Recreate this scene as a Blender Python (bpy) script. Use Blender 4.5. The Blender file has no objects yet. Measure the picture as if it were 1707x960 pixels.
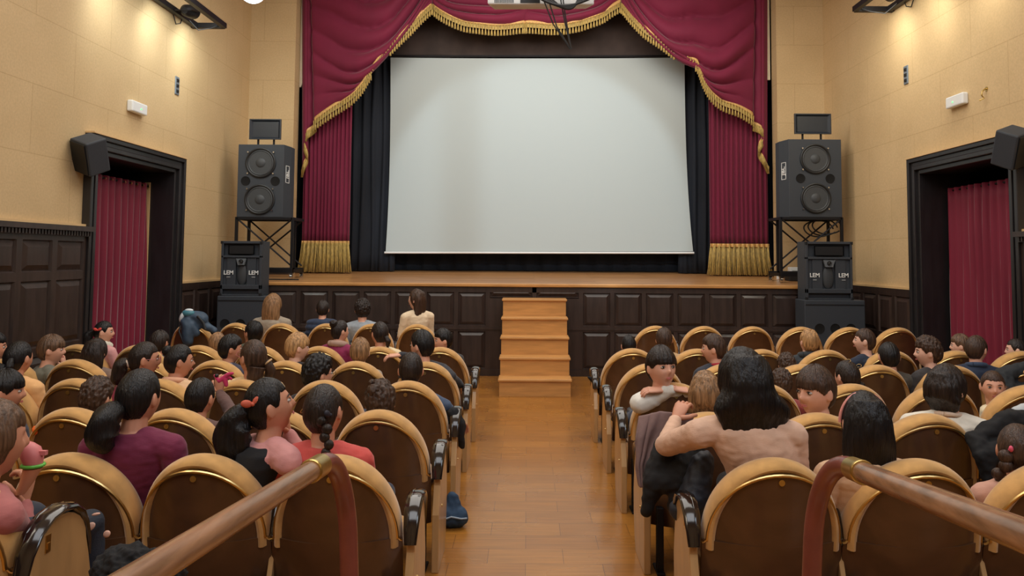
import bpy, bmesh, math, random
from mathutils import Vector, Matrix, noise, Euler

random.seed(7)
S = bpy.context.scene
COL = S.collection
PI = math.pi
V = Vector

# ------------------------------------------------------------------ camera
F, PPX, PPY = 1250.0, 880.0, 355.0
ALPHA, RHO = math.radians(3.38), math.radians(0.4)
CAMZ = 1.67
CAM = V((0, 0, CAMZ))
fw = V((0, math.cos(ALPHA), math.sin(ALPHA)))
up0 = V((0, -math.sin(ALPHA), math.cos(ALPHA)))
rt0 = V((1, 0, 0))
rt = rt0 * math.cos(RHO) + up0 * math.sin(RHO)
up = up0 * math.cos(RHO) - rt0 * math.sin(RHO)
cd = bpy.data.cameras.new('camera')
cam = bpy.data.objects.new('camera', cd)
COL.objects.link(cam)
m = Matrix((rt, up, -fw)).transposed().to_4x4()
m.translation = CAM
cam.matrix_world = m
cd.sensor_width = 36.0
cd.lens = F / 1707 * 36.0
cd.shift_x = -(PPX - 853.5) / 1707
cd.shift_y = (PPY - 480) / 1707
cd.clip_start = 0.02
cd.clip_end = 200
S.camera = cam


def at(px, py, Y):
    """the point of the hall seen at this pixel, at depth Y"""
    d = fw + rt * ((px - PPX) / F) - up * ((py - PPY) / F)
    return CAM + d * (Y / d.y)


def on_x(px, py, X):
    d = fw + rt * ((px - PPX) / F) - up * ((py - PPY) / F)
    return CAM + d * (X / d.x)


# ------------------------------------------------------------------ world, exposure, lights
S.view_settings.view_transform = 'Standard'
S.view_settings.look = 'None'
S.view_settings.gamma = 1
S.view_settings.exposure = 0.0
S.view_settings.use_curve_mapping = False
w = bpy.data.worlds.new('world')
S.world = w
w.use_nodes = True
w.node_tree.nodes['Background'].inputs[0].default_value = (0.75, 0.82, 1, 1)
w.node_tree.nodes['Background'].inputs[1].default_value = 0.15


def lamp(name, kind, loc, power, col=(1, 1, 1), size=0.3, target=None, **kw):
    l = bpy.data.lights.new(name, kind)
    l.energy = power
    l.color = col
    if kind == 'AREA':
        l.shape = 'RECTANGLE'
        l.size = size[0]
        l.size_y = size[1]
    else:
        l.shadow_soft_size = size
    for k, v in kw.items():
        setattr(l, k, v)
    o = bpy.data.objects.new(name, l)
    COL.objects.link(o)
    o.location = loc
    if target is not None:
        o.rotation_euler = (V(target) - V(loc)).to_track_quat('-Z', 'Y').to_euler()
    return o


XL, XR, YF, YB, ZC = -4.6, 4.86, 12.2, -3.0, 6.6
lamp('ceiling_light_stagewards', 'AREA', (0.1, 6.5, 6.3), 330, (1.0, 0.95, 0.88), (6, 6), (0.1, 6.5, 0))
lamp('ceiling_light_balcony', 'AREA', (0.1, 0.2, 6.2), 170, (0.93, 0.96, 1.0), (6, 3), (0.1, 3.0, 0))
lamp('warm_fill_side', 'AREA', (-4.2, 1.0, 4.6), 60, (1.0, 0.90, 0.74), (1.6, 2.2), (1.0, 7.0, 0.8))  # added fill without a fixture, turns the right wall golden
lamp('cool_fill_other_side', 'AREA', (4.5, 0.2, 4.6), 75, (0.70, 0.84, 1.0), (1.6, 2.2), (-1.0, 6.0, 0.8))  # added fill without a fixture, keeps the left wall cool and whitish
lamp('stage_spotlight', 'SPOT', (0.4, 4.6, 4.9), 790, (0.80, 0.92, 1.0), 0.10, (0.15, 12.8, 2.55), spot_size=math.radians(37), spot_blend=0.22)
lamp('apron_light', 'AREA', (0.2, 10.6, 5.9), 90, (1.0, 0.93, 0.84), (5, 0.6), (0.2, 12.3, 2.5))


# ------------------------------------------------------------------ materials
MATS = {}


def lin(c):
    return tuple(((x / 255) / 12.92 if x / 255 <= 0.04045 else ((x / 255 + 0.055) / 1.055) ** 2.4) for x in c)


def mat(name, col, rough=0.5, metal=0.0, var=0.0, scale=(8, 8, 8), bump=0.0, coat=0.0, spec=0.5, sheen=0.0, obj=True, detail=4, bscale=None, col2=None, emit=None):
    if name in MATS:
        return MATS[name]
    M = bpy.data.materials.new(name)
    M.use_nodes = True
    nt = M.node_tree
    b = nt.nodes['Principled BSDF']
    c = lin(col)
    b.inputs['Base Color'].default_value = (*c, 1)
    b.inputs['Roughness'].default_value = rough
    b.inputs['Metallic'].default_value = metal
    b.inputs['Coat Weight'].default_value = coat
    b.inputs['Coat Roughness'].default_value = 0.12
    b.inputs['Specular IOR Level'].default_value = spec
    b.inputs['Sheen Weight'].default_value = sheen
    b.inputs['Sheen Roughness'].default_value = 0.4
    if emit:
        b.inputs['Emission Color'].default_value = (*lin(emit[0]), 1)
        b.inputs['Emission Strength'].default_value = emit[1]
    tc = nt.nodes.new('ShaderNodeTexCoord')
    mp = nt.nodes.new('ShaderNodeMapping')
    mp.inputs['Scale'].default_value = scale
    nt.links.new(tc.outputs['Object'], mp.inputs['Vector'])
    nz = nt.nodes.new('ShaderNodeTexNoise')
    nz.inputs['Scale'].default_value = 1
    nz.inputs['Detail'].default_value = detail
    nt.links.new(mp.outputs[0], nz.inputs['Vector'])
    if var or col2:
        cr = nt.nodes.new('ShaderNodeValToRGB')
        c2 = lin(col2) if col2 else c
        cr.color_ramp.elements[0].color = (*[x * (1 - var) for x in c], 1)
        cr.color_ramp.elements[1].color = (*[min(1, x * (1 + var)) for x in c2], 1)
        cr.color_ramp.elements[0].position = 0.35
        cr.color_ramp.elements[1].position = 0.65
        nt.links.new(nz.outputs['Fac'], cr.inputs[0])
        nt.links.new(cr.outputs[0], b.inputs['Base Color'])
    if bump:
        bn = nt.nodes.new('ShaderNodeBump')
        bn.inputs['Strength'].default_value = bump
        bn.inputs['Distance'].default_value = 0.01
        src = nz
        if bscale:
            mp2 = nt.nodes.new('ShaderNodeMapping')
            mp2.inputs['Scale'].default_value = bscale
            nt.links.new(tc.outputs['Object'], mp2.inputs['Vector'])
            src = nt.nodes.new('ShaderNodeTexNoise')
            src.inputs['Scale'].default_value = 1
            src.inputs['Detail'].default_value = 4
            nt.links.new(mp2.outputs[0], src.inputs['Vector'])
        nt.links.new(src.outputs['Fac'], bn.inputs['Height'])
        nt.links.new(bn.outputs[0], b.inputs['Normal'])
    MATS[name] = M
    return M


def wall_mat(name, axis):
    """cloth wallpaper in large sheets with faint seams"""
    M = mat(name, (205, 177, 132), 0.75, var=0.08, scale=(1.3, 1.3, 1.3), detail=5, col2=(198, 172, 130))
    nt = M.node_tree
    b = nt.nodes['Principled BSDF']
    tc = nt.nodes.new('ShaderNodeTexCoord')
    sep = nt.nodes.new('ShaderNodeSeparateXYZ')
    cmb = nt.nodes.new('ShaderNodeCombineXYZ')
    nt.links.new(tc.outputs['Object'], sep.inputs[0])
    nt.links.new(sep.outputs[axis], cmb.inputs[0])
    nt.links.new(sep.outputs[2], cmb.inputs[1])
    br = nt.nodes.new('ShaderNodeTexBrick')
    br.inputs['Scale'].default_value = 1
    br.inputs['Brick Width'].default_value = 1.25
    br.inputs['Row Height'].default_value = 0.65
    br.inputs['Mortar Size'].default_value = 0.006
    br.inputs['Mortar Smooth'].default_value = 0.6
    br.inputs['Color1'].default_value = (1, 1, 1, 1)
    br.inputs['Color2'].default_value = (0.97, 0.97, 0.965, 1)
    br.inputs['Mortar'].default_value = (0.82, 0.79, 0.74, 1)
    nt.links.new(cmb.outputs[0], br.inputs['Vector'])
    # fine woven speckle
    nz = nt.nodes.new('ShaderNodeTexNoise')
    nz.inputs['Scale'].default_value = 45
    nz.inputs['Detail'].default_value = 3
    nt.links.new(tc.outputs['Object'], nz.inputs['Vector'])
    mr = nt.nodes.new('ShaderNodeMapRange')
    mr.inputs['From Min'].default_value = 0.3
    mr.inputs['From Max'].default_value = 0.7
    mr.inputs['To Min'].default_value = 0.92
    mr.inputs['To Max'].default_value = 1.05
    nt.links.new(nz.outputs['Fac'], mr.inputs['Value'])
    old = b.inputs['Base Color'].links[0].from_socket
    m1 = nt.nodes.new('ShaderNodeMix')
    m1.data_type = 'RGBA'
    m1.blend_type = 'MULTIPLY'
    m1.inputs[0].default_value = 1
    nt.links.new(old, m1.inputs[6])
    nt.links.new(br.outputs['Color'], m1.inputs[7])
    m2 = nt.nodes.new('ShaderNodeMix')
    m2.data_type = 'RGBA'
    m2.blend_type = 'MULTIPLY'
    m2.inputs[0].default_value = 1
    nt.links.new(m1.outputs[2], m2.inputs[6])
    nt.links.new(mr.outputs[0], m2.inputs[7])
    nt.links.new(m2.outputs[2], b.inputs['Base Color'])
    return M


def plank_mat(name, c1, c2, mortar, width, row, rough, coat=0.0, rot=0.0, grain=(2, 30, 2)):
    M = mat(name, c1, rough, coat=coat, var=0.001)
    nt = M.node_tree
    b = nt.nodes['Principled BSDF']
    tc = nt.nodes.new('ShaderNodeTexCoord')
    mp = nt.nodes.new('ShaderNodeMapping')
    mp.inputs['Rotation'].default_value = (0, 0, rot)
    nt.links.new(tc.outputs['Object'], mp.inputs['Vector'])
    br = nt.nodes.new('ShaderNodeTexBrick')
    br.inputs['Scale'].default_value = 1
    br.inputs['Brick Width'].default_value = width
    br.inputs['Row Height'].default_value = row
    br.inputs['Mortar Size'].default_value = 0.0015
    br.inputs['Color1'].default_value = (*lin(c1), 1)
    br.inputs['Color2'].default_value = (*lin(c2), 1)
    br.inputs['Mortar'].default_value = (*lin(mortar), 1)
    nt.links.new(mp.outputs[0], br.inputs['Vector'])
    mp3 = nt.nodes.new('ShaderNodeMapping')
    mp3.inputs['Scale'].default_value = grain
    nt.links.new(mp.outputs[0], mp3.inputs['Vector'])
    nz = nt.nodes.new('ShaderNodeTexNoise')
    nz.inputs['Scale'].default_value = 1.5
    nz.inputs['Detail'].default_value = 6
    nt.links.new(mp3.outputs[0], nz.inputs['Vector'])
    mr = nt.nodes.new('ShaderNodeMapRange')
    mr.inputs['From Min'].default_value = 0.3
    mr.inputs['From Max'].default_value = 0.7
    mr.inputs['To Min'].default_value = 0.8
    mr.inputs['To Max'].default_value = 1.15
    nt.links.new(nz.outputs['Fac'], mr.inputs['Value'])
    mx = nt.nodes.new('ShaderNodeMix')
    mx.data_type = 'RGBA'
    mx.blend_type = 'MULTIPLY'
    mx.inputs[0].default_value = 1
    nt.links.new(br.outputs['Color'], mx.inputs[6])
    nt.links.new(mr.outputs[0], mx.inputs[7])
    nt.links.new(mx.outputs[2], b.inputs['Base Color'])
    nz2 = nt.nodes.new('ShaderNodeTexNoise')
    nz2.inputs['Scale'].default_value = 3.0
    nt.links.new(tc.outputs['Object'], nz2.inputs['Vector'])
    mr2 = nt.nodes.new('ShaderNodeMapRange')
    mr2.inputs['To Min'].default_value = rough * 0.8
    mr2.inputs['To Max'].default_value = rough * 1.4
    nt.links.new(nz2.outputs['Fac'], mr2.inputs['Value'])
    nt.links.new(mr2.outputs[0], b.inputs['Roughness'])
    return M


M_wall_side = wall_mat('wallpaper_side', 1)
M_wall_end = wall_mat('wallpaper_end', 0)
M_ceiling = mat('ceiling_plaster', (214, 204, 186), 0.9, var=0.03)
M_floor = plank_mat('parquet', (168, 112, 44), (152, 98, 37), (104, 64, 30), 0.42, 0.21, 0.26, coat=0.35)
M_stagefloor = plank_mat('stage_boards', (190, 142, 94), (164, 116, 72), (92, 60, 34), 1.8, 0.09, 0.3, coat=0.2)
M_darkwood = mat('dark_oak', (52, 40, 36), 0.42, var=0.25, scale=(14, 14, 2.5), bump=0.15, coat=0.15)
M_doorwood = mat('black_stained_oak', (34, 32, 34), 0.4, var=0.2, scale=(14, 14, 2.5), bump=0.12, coat=0.2)
M_board = mat('walnut_back', (84, 56, 36), 0.30, var=0.16, scale=(3, 30, 9), coat=0.3, bump=0.03)
M_side = mat('oak_side_panel', (176, 138, 92), 0.32, var=0.12, scale=(22, 10, 3), coat=0.3)
M_velvet = mat('tan_velvet', (198, 152, 90), 0.85, var=0.18, scale=(9, 9, 9), sheen=0.5, bump=0.05, bscale=(60, 60, 60))
M_gold = mat('gold_trim', (214, 186, 128), 0.28, 1.0)
M_brass = mat('brass', (204, 178, 112), 0.32, 1.0, var=0.06, scale=(20, 20, 20))
M_blackgloss = mat('black_lacquer', (30, 22, 20), 0.15, coat=0.8)
M_iron = mat('black_iron', (26, 26, 30), 0.45, 0.5)
M_spk = mat('speaker_black', (50, 56, 64), 0.6, bump=0.2, scale=(150, 150, 150))
M_spkdark = mat('speaker_dark', (18, 20, 23), 0.5)
M_cone = mat('speaker_cone', (58, 62, 66), 0.55)
M_chrome = mat('chrome', (200, 204, 210), 0.2, 1.0)
M_white = mat('white_plastic', (225, 228, 228), 0.45)
M_cream = mat('cream_paint', (232, 218, 190), 0.5, var=0.06, scale=(4, 4, 4))
M_trimcream = mat('pale_oak_bead', (214, 180, 130), 0.45)
M_curtain = mat('crimson_velvet', (114, 18, 54), 0.8, sheen=0.25, var=0.08, scale=(3, 3, 1))
M_doorcurt = mat('door_velvet', (118, 12, 46), 0.7, sheen=0.25, var=0.08, scale=(3, 3, 1))
M_fringe = mat('gold_fringe', (178, 152, 82), 0.6, var=0.3, scale=(60, 60, 20), sheen=0.2)
M_band = mat('gold_braid', (214, 170, 104), 0.5, var=0.15, scale=(50, 50, 50))
M_blackcloth = mat('black_drape', (24, 30, 40), 0.9, var=0.2, scale=(3, 3, 1))
M_brownpanel = mat('brown_border_cloth', (66, 54, 50), 0.85, var=0.25, scale=(2.5, 2.5, 2.5))
M_screen = mat('screen_cloth', (176, 187, 188), 0.85)
M_step = mat('step_wood', (196, 144, 84), 0.4, var=0.12, scale=(3, 12, 22), coat=0.15)
M_rail = mat('worn_handrail_wood', (150, 110, 80), 0.26, var=0.3, scale=(45, 4, 45), coat=0.3, bump=0.05)
M_redpaint = mat('red_painted_pipe', (124, 64, 54), 0.35, var=0.12, scale=(12, 12, 12), coat=0.3)


# ------------------------------------------------------------------ mesh helpers
def link(name, me, m=None, parent=None, smooth=True):
    o = bpy.data.objects.new(name, me)
    COL.objects.link(o)
    if m is not None:
        me.materials.append(m)
    if parent is not None:
        o.parent = parent
    if smooth:
        me.shade_smooth()
    return o


def fin(name, bm, m=None, parent=None, smooth=False, bevel=0, seg=2, angle=True):
    me = bpy.data.meshes.new(name)
    bmesh.ops.recalc_face_normals(bm, faces=bm.faces)
    bm.to_mesh(me)
    bm.free()
    o = link(name, me, m, parent, smooth)
    if smooth and angle:
        me.set_sharp_from_angle(angle=math.radians(42))
    if bevel:
        md = o.modifiers.new('bevel', 'BEVEL')
        md.width = bevel
        md.segments = seg
        md.limit_method = 'ANGLE'
    return o


def tagit(o, label, cat, group=None, kind=None):
    if label:
        o['label'] = label
    if cat:
        o['category'] = cat
    if group:
        o['group'] = group
    if kind:
        o['kind'] = kind
    return o


def thing(name, label, cat, loc=(0, 0, 0), rz=0, group=None):
    o = bpy.data.objects.new(name, None)
    COL.objects.link(o)
    o.location = loc
    o.rotation_euler = (0, 0, rz)
    o.empty_display_size = 0.1
    return tagit(o, label, cat, group)


def bx(bm, a, b, M=None):
    (x0, y0, z0), (x1, y1, z1) = a, b
    vs = [bm.verts.new(M @ V(p) if M else p) for p in ((x0, y0, z0), (x1, y0, z0), (x1, y1, z0), (x0, y1, z0), (x0, y0, z1), (x1, y0, z1), (x1, y1, z1), (x0, y1, z1))]
    for f in ((0, 1, 2, 3), (4, 5, 6, 7), (0, 1, 5, 4), (1, 2, 6, 5), (2, 3, 7, 6), (3, 0, 4, 7)):
        bm.faces.new([vs[i] for i in f])
    return vs


def prism(bm, pts, ax, a, b):
    """outline in the two other axes, extruded along ax from a to b"""
    def mk(p, t):
        return {0: (t, p[0], p[1]), 1: (p[0], t, p[1]), 2: (p[0], p[1], t)}[ax]
    A = [bm.verts.new(mk(p, a)) for p in pts]
    B = [bm.verts.new(mk(p, b)) for p in pts]
    n = len(pts)
    bm.faces.new(A)
    bm.faces.new(B)
    for i in range(n):
        bm.faces.new((A[i], A[(i + 1) % n], B[(i + 1) % n], B[i]))


def tube(bm, pts, r, n=10, rz=None, flat=None, cap=True):
    """sweep along pts; r a number or list; flat = (a, b) radii factors with 'side' vector rz"""
    pts = [V(p) for p in pts]
    N = len(pts)
    R = r if isinstance(r, (list, tuple)) else [r] * N
    rings = []
    prev = None
    for i, p in enumerate(pts):
        t = (pts[min(i + 1, N - 1)] - pts[max(i - 1, 0)])
        t.normalize()
        if rz is not None:
            s = V(rz) - t * V(rz).dot(t)
            s.normalize()
        else:
            if prev is None:
                s = t.orthogonal().normalized()
            else:
                s = prev - t * prev.dot(t)
                s.normalize()
        prev = s
        u = t.cross(s)
        fa, fb = flat if flat else (1, 1)
        rings.append([bm.verts.new(p + s * math.cos(2 * PI * k / n) * R[i] * fa + u * math.sin(2 * PI * k / n) * R[i] * fb) for k in range(n)])
    for i in range(N - 1):
        for k in range(n):
            bm.faces.new((rings[i][k], rings[i][(k + 1) % n], rings[i + 1][(k + 1) % n], rings[i + 1][k]))
    if cap:
        bm.faces.new(rings[0])
        bm.faces.new(rings[-1])


def capsule(bm, a, b, ra, rb, n=14, m=5):
    a, b = V(a), V(b)
    t = b - a
    L = t.length
    t = t.normalized() if L > 1e-6 else V((0, 0, 1))
    pts, R = [], []
    for i in range(m + 1):
        th = PI / 2 * (1 - i / m)
        pts.append(a - t * ra * math.sin(th)); R.append(max(ra * math.cos(th), 1e-4))
    for i in range(m + 1):
        th = PI / 2 * i / m
        pts.append(b + t * rb * math.sin(th)); R.append(max(rb * math.cos(th), 1e-4))
    s = t.orthogonal().normalized(); u = t.cross(s)
    rings = [[bm.verts.new(p + (s * math.cos(2 * PI * k / n) + u * math.sin(2 * PI * k / n)) * r) for k in range(n)] for p, r in zip(pts, R)]
    for i in range(len(rings) - 1):
        for k in range(n):
            bm.faces.new((rings[i][k], rings[i][(k + 1) % n], rings[i + 1][(k + 1) % n], rings[i + 1][k]))
    bm.faces.new(rings[0]); bm.faces.new(rings[-1])


def ell(bm, c, r, M=None, nu=20, nv=12):
    c = V(c)
    rings = []
    for i in range(nv + 1):
        th = PI * i / nv
        rings.append([])
        for k in range(nu):
            p = V((r[0] * max(math.sin(th), 1e-3) * math.cos(2 * PI * k / nu), r[1] * max(math.sin(th), 1e-3) * math.sin(2 * PI * k / nu), r[2] * math.cos(th)))
            if M:
                p = M @ p
            rings[-1].append(bm.verts.new(c + p))
    for i in range(nv):
        for k in range(nu):
            bm.faces.new((rings[i][k], rings[i + 1][k], rings[i + 1][(k + 1) % nu], rings[i][(k + 1) % nu]))
    bm.faces.new(rings[0]); bm.faces.new(rings[-1])


def cyl(bm, c, r, h, ax=2, n=24, r2=None):
    c = V(c)
    d = V([(1, 0, 0), (0, 1, 0), (0, 0, 1)][ax])
    tube(bm, [c - d * h / 2, c + d * h / 2], [r, r2 if r2 is not None else r], n)


def loft(bm, rings, cap=True):
    RV = [[bm.verts.new(p) for p in r] for r in rings]
    n = len(RV[0])
    for i in range(len(RV) - 1):
        for k in range(n):
            bm.faces.new((RV[i][k], RV[i][(k + 1) % n], RV[i + 1][(k + 1) % n], RV[i + 1][k]))
    if cap:
        bm.faces.new(RV[0]); bm.faces.new(RV[-1])


def grid(bm, P, close_u=False):
    G = [[bm.verts.new(p) for p in row] for row in P]
    for i in range(len(G) - 1):
        for j in range(len(G[0]) - 1):
            bm.faces.new((G[i][j], G[i][j + 1], G[i + 1][j + 1], G[i + 1][j]))
    return G


def remesh(bm, vox, smooth=2):
    """join the overlapping pieces into one continuous skin"""
    me = bpy.data.meshes.new('tmp')
    bmesh.ops.recalc_face_normals(bm, faces=bm.faces)
    bm.to_mesh(me); bm.free()
    o = bpy.data.objects.new('tmp', me)
    sc2 = bpy.data.scenes.new('tmp')
    sc2.collection.objects.link(o)
    md = o.modifiers.new('r', 'REMESH'); md.mode = 'VOXEL'; md.voxel_size = vox; md.use_smooth_shade = True
    if smooth:
        ms = o.modifiers.new('s', 'SMOOTH'); ms.iterations = smooth; ms.factor = 0.5
    vl = sc2.view_layers[0]
    vl.update()
    out = bpy.data.meshes.new_from_object(o.evaluated_get(vl.depsgraph))
    bpy.data.objects.remove(o); bpy.data.meshes.remove(me); bpy.data.scenes.remove(sc2)
    return out


def displace(me, fn):
    vs = [(v.co.copy(), v.normal.copy()) for v in me.vertices]
    out = []
    for c, n in vs:
        out.extend(c + n * fn(c, n))
    me.vertices.foreach_set('co', out)
    me.update()


def text(name, s, size, loc, rot, m, parent=None, depth=0.002, bold=False):
    cu = bpy.data.curves.new(name, 'FONT')
    cu.body = s
    cu.size = size
    cu.extrude = depth
    cu.align_x = 'CENTER'
    cu.align_y = 'CENTER'
    if bold:
        cu.offset = size * 0.02
    tmp = bpy.data.objects.new('tmp', cu)
    COL.objects.link(tmp)
    dg = bpy.context.evaluated_depsgraph_get()
    me = bpy.data.meshes.new_from_object(tmp.evaluated_get(dg))
    bpy.data.objects.remove(tmp)
    o = link(name, me, m, parent, False)
    o.location = loc
    o.rotation_euler = rot
    return o


def struct(name, bm, m, smooth=False, bevel=0, parent=None):
    o = fin(name, bm, m, parent, smooth, bevel)
    if parent is None:
        o['kind'] = 'structure'
    return o
# ------------------------------------------------------------------ room shell
TH = 0.6
DL = (7.72, 9.86, 2.93)      # door in the left wall: y range, top of frame
DR = (7.30, 9.42, 2.93)
FR = 0.17                     # frame width


def side_wall(name, X, out, D):
    bm = bmesh.new()
    a, b = (X, X + out * TH) if out > 0 else (X + out * TH, X)
    y0, y1, zt = D[0] + FR, D[1] - FR, D[2] - FR
    bx(bm, (a, YB - TH, 0), (b, y0, ZC))
    bx(bm, (a, y1, 0), (b, 16.5, ZC))
    bx(bm, (a, y0, zt), (b, y1, ZC))
    return struct(name, bm, M_wall_side)


side_wall('wall_left', XL, -1, DL)
side_wall('wall_right', XR, 1, DR)
bm = bmesh.new(); bx(bm, (XL - TH - 1, YB - TH, -0.2), (XR + TH + 1, 17, 0)); struct('floor', bm, M_floor)
for xa, xb in ((XL + .06, -.64), (.98, XR - .06)):
    bm = bmesh.new(); bx(bm, (xa, YB, 0), (xb, 2.80, .20)); struct('floor_platform', bm, M_floor)
bm = bmesh.new(); bx(bm, (XL - TH, YB - TH, ZC), (XR + TH, 17, ZC + 0.2)); struct('ceiling', bm, M_ceiling)
bm = bmesh.new(); bx(bm, (XL, YB - 0.3, 0), (XR, YB, ZC)); struct('wall_back', bm, M_wall_end)
# the end wall with the stage opening
OX0, OX1, OZ = at(487, 300, YF).x, at(1297, 300, YF).x, 6.2
bm = bmesh.new()
bx(bm, (XL, YF, 0), (OX0, YF + 0.26, ZC)); bx(bm, (OX1, YF, 0), (XR, YF + 0.26, ZC)); bx(bm, (OX0, YF, OZ), (OX1, YF + 0.26, ZC))
struct('wall_stage', bm, M_wall_end)
bm = bmesh.new(); bx(bm, (XL, 16.2, 0), (XR, 16.5, ZC)); struct('wall_stage_rear', bm, mat('stage_house_grey', (40, 40, 44), 0.9))
for i, (a, b) in enumerate(((XL, OX0), (OX1, XR))):
    bm = bmesh.new(); bx(bm, (a, YF - 0.03, 1.36), (b, YF, 1.46)); struct('baseboard_stage', bm, M_darkwood, bevel=0.006)

# cream mouldings hanging at the two edges of the opening
for sx, (x0, x1, yb) in ((-1, (499, 511, 146)), (1, (1266, 1283, 134))):
    a = at(x0, yb, YF + 0.3); b = at(x1, yb, YF + 0.3)
    w_ = b.x - a.x
    q = [(a.x, a.z), (a.x, 6.2), (b.x, 6.2), (b.x, a.z + 0.16)]
    if sx < 0:
        pts = [(a.x, a.z), (a.x, 6.2), (b.x, 6.2), (b.x, a.z + 0.17), (b.x - w_ * .35, a.z + .14), (b.x - w_ * .5, a.z + .07), (b.x - w_ * .7, a.z)]
    else:
        pts = [(b.x, a.z), (b.x, 6.2), (a.x, 6.2), (a.x, a.z + 0.17), (a.x + w_ * .35, a.z + .14), (a.x + w_ * .5, a.z + .07), (a.x + w_ * .7, a.z)]
    bm = bmesh.new(); prism(bm, pts, 1, YF + 0.262, YF + 0.30)
    struct('trim_1' if sx < 0 else 'trim_2', bm, M_cream, bevel=0.006)


def panel_yz(bm, X, s, y0, y1, z0, z1):
    """raised and fielded panel standing on a side wall, s = +1 when the room is at larger X"""
    d = 0.035; bw = 0.05
    def ring(off, x):
        return [V((x, y0 + off, z0 + off)), V((x, y1 - off, z0 + off)), V((x, y1 - off, z1 - off)), V((x, y0 + off, z1 - off))]
    R = [ring(0, X), ring(0.012, X - s * 0.022), ring(0.016, X - s * 0.022), ring(bw + 0.016, X + s * 0.004), ]
    loft(bm, R, cap=False)
    bm.faces.new([bm.verts.new(p) for p in R[-1]])


def wainscot_side(name, X, s, y0, y1, ztop, tiers, cols, crown=True):
    """panelled dado along a side wall; tiers = [(z0, z1)...]"""
    bm = bmesh.new()
    t = 0.06
    xf = X + s * t
    ys = [y0 + (y1 - y0) * i / cols for i in range(cols + 1)]
    st = 0.075
    # stiles and rails as boxes, panels sunk between them
    def b(ya, yb, za, zb, xx=xf):
        bx(bm, (min(X, xx), ya, za), (max(X, xx), yb, zb))
    zs = [0.0] + [z for tt in tiers for z in tt] + [ztop]
    for i in range(0, len(zs), 2):
        b(y0, y1, zs[i], zs[i + 1])
    for y in ys:
        for z0, z1 in tiers:
            b(max(y0, y - st / 2 * 1.0), min(y1, y + st / 2), z0, z1)
    for (z0, z1) in tiers:
        for i in range(cols):
            panel_yz(bm, xf, s, ys[i] + st / 2, ys[i + 1] - st / 2, z0, z1)
    b(y0, y1, 0, 0.14, X + s * (t + 0.02))
    if crown:
        b(y0, y1, ztop - 0.10, ztop - 0.05, X + s * (t + 0.03))
        b(y0, y1, ztop - 0.05, ztop, X + s * (t + 0.09))
        n = int((y1 - y0) / 0.045)
        for i in range(n):
            yy = y0 + (i + .3) * 0.045
            b(yy, yy + 0.024, ztop - 0.095, ztop - 0.052, X + s * (t + 0.055))
    o = struct(name, bm, M_darkwood)
    bm = bmesh.new()
    bx(bm, (min(X, X + s * 0.05), y0, ztop), (max(X, X + s * 0.05), y1, ztop + 0.028))
    struct(name.replace('wall', 'trim') if 'wall' in name else name + '_bead', bm, M_trimcream, parent=o)
    return o


ZD = 1.95
ZS = 1.294
wainscot_side('trim_3', XL, 1, -2.9, DL[0] - 0.0, ZD, [(0.2, 0.72), (0.80, 1.42), (1.50, 1.80)], 21)
wainscot_side('trim_4', XR, -1, -2.9, DR[0] - 0.0, ZD, [(0.2, 0.72), (0.80, 1.42), (1.50, 1.80)], 20)
wainscot_side('trim_5', XL, 1, DL[1], 12.2, ZS, [(0.2, 0.62), (0.70, 1.20)], 5, crown=False)
wainscot_side('trim_6', XR, -1, DR[1], 12.2, ZS, [(0.2, 0.62), (0.70, 1.20)], 6, crown=False)


def door_frame(name, X, s, D):
    """deep dark doorway with stepped mouldings"""
    o = thing(name, None, None, (0, 0, 0)); o['kind'] = 'structure'
    y0, y1, zt = D
    def fr(nm, e0, e1, out, back, m):
        bm = bmesh.new()
        xa, xb = X + s * out, X - s * back
        a, b = min(xa, xb), max(xa, xb)
        bx(bm, (a, y0 + e0, 0), (b, y0 + e1, zt - e0))
        bx(bm, (a, y1 - e1, 0), (b, y1 - e0, zt - e0))
        bx(bm, (a, y0 + e1, zt - e1), (b, y1 - e1, zt - e0))
        return fin(nm, bm, m, o, bevel=0.006)
    fr('outer_moulding', 0.0, 0.05, 0.085, 0.0, M_doorwood)
    fr('frame_step', 0.05, 0.10, 0.055, 0.0, M_doorwood)
    fr('inner_moulding', 0.10, 0.15, 0.07, 0.0, M_doorwood)
    fr('jamb_lining', 0.15, FR + 0.03, 0.03, TH - 0.02, M_doorwood)
    # ledge strip of light wood over the head
    bm = bmesh.new(); bx(bm, (min(X, X + s * .1), y0, zt), (max(X, X + s * .1), y1, zt + 0.018)); fin('top_bead', bm, M_trimcream, o)
    # dark passage behind
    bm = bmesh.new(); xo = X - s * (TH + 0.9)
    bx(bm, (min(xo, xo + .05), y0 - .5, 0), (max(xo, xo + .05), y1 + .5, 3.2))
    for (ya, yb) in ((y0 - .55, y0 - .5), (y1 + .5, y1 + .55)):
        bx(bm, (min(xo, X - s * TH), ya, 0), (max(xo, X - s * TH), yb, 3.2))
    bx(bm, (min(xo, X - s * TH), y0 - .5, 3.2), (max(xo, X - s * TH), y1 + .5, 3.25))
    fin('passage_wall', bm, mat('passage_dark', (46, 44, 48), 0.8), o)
    return o


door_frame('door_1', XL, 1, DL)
door_frame('door_2', XR, -1, DR)


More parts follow.
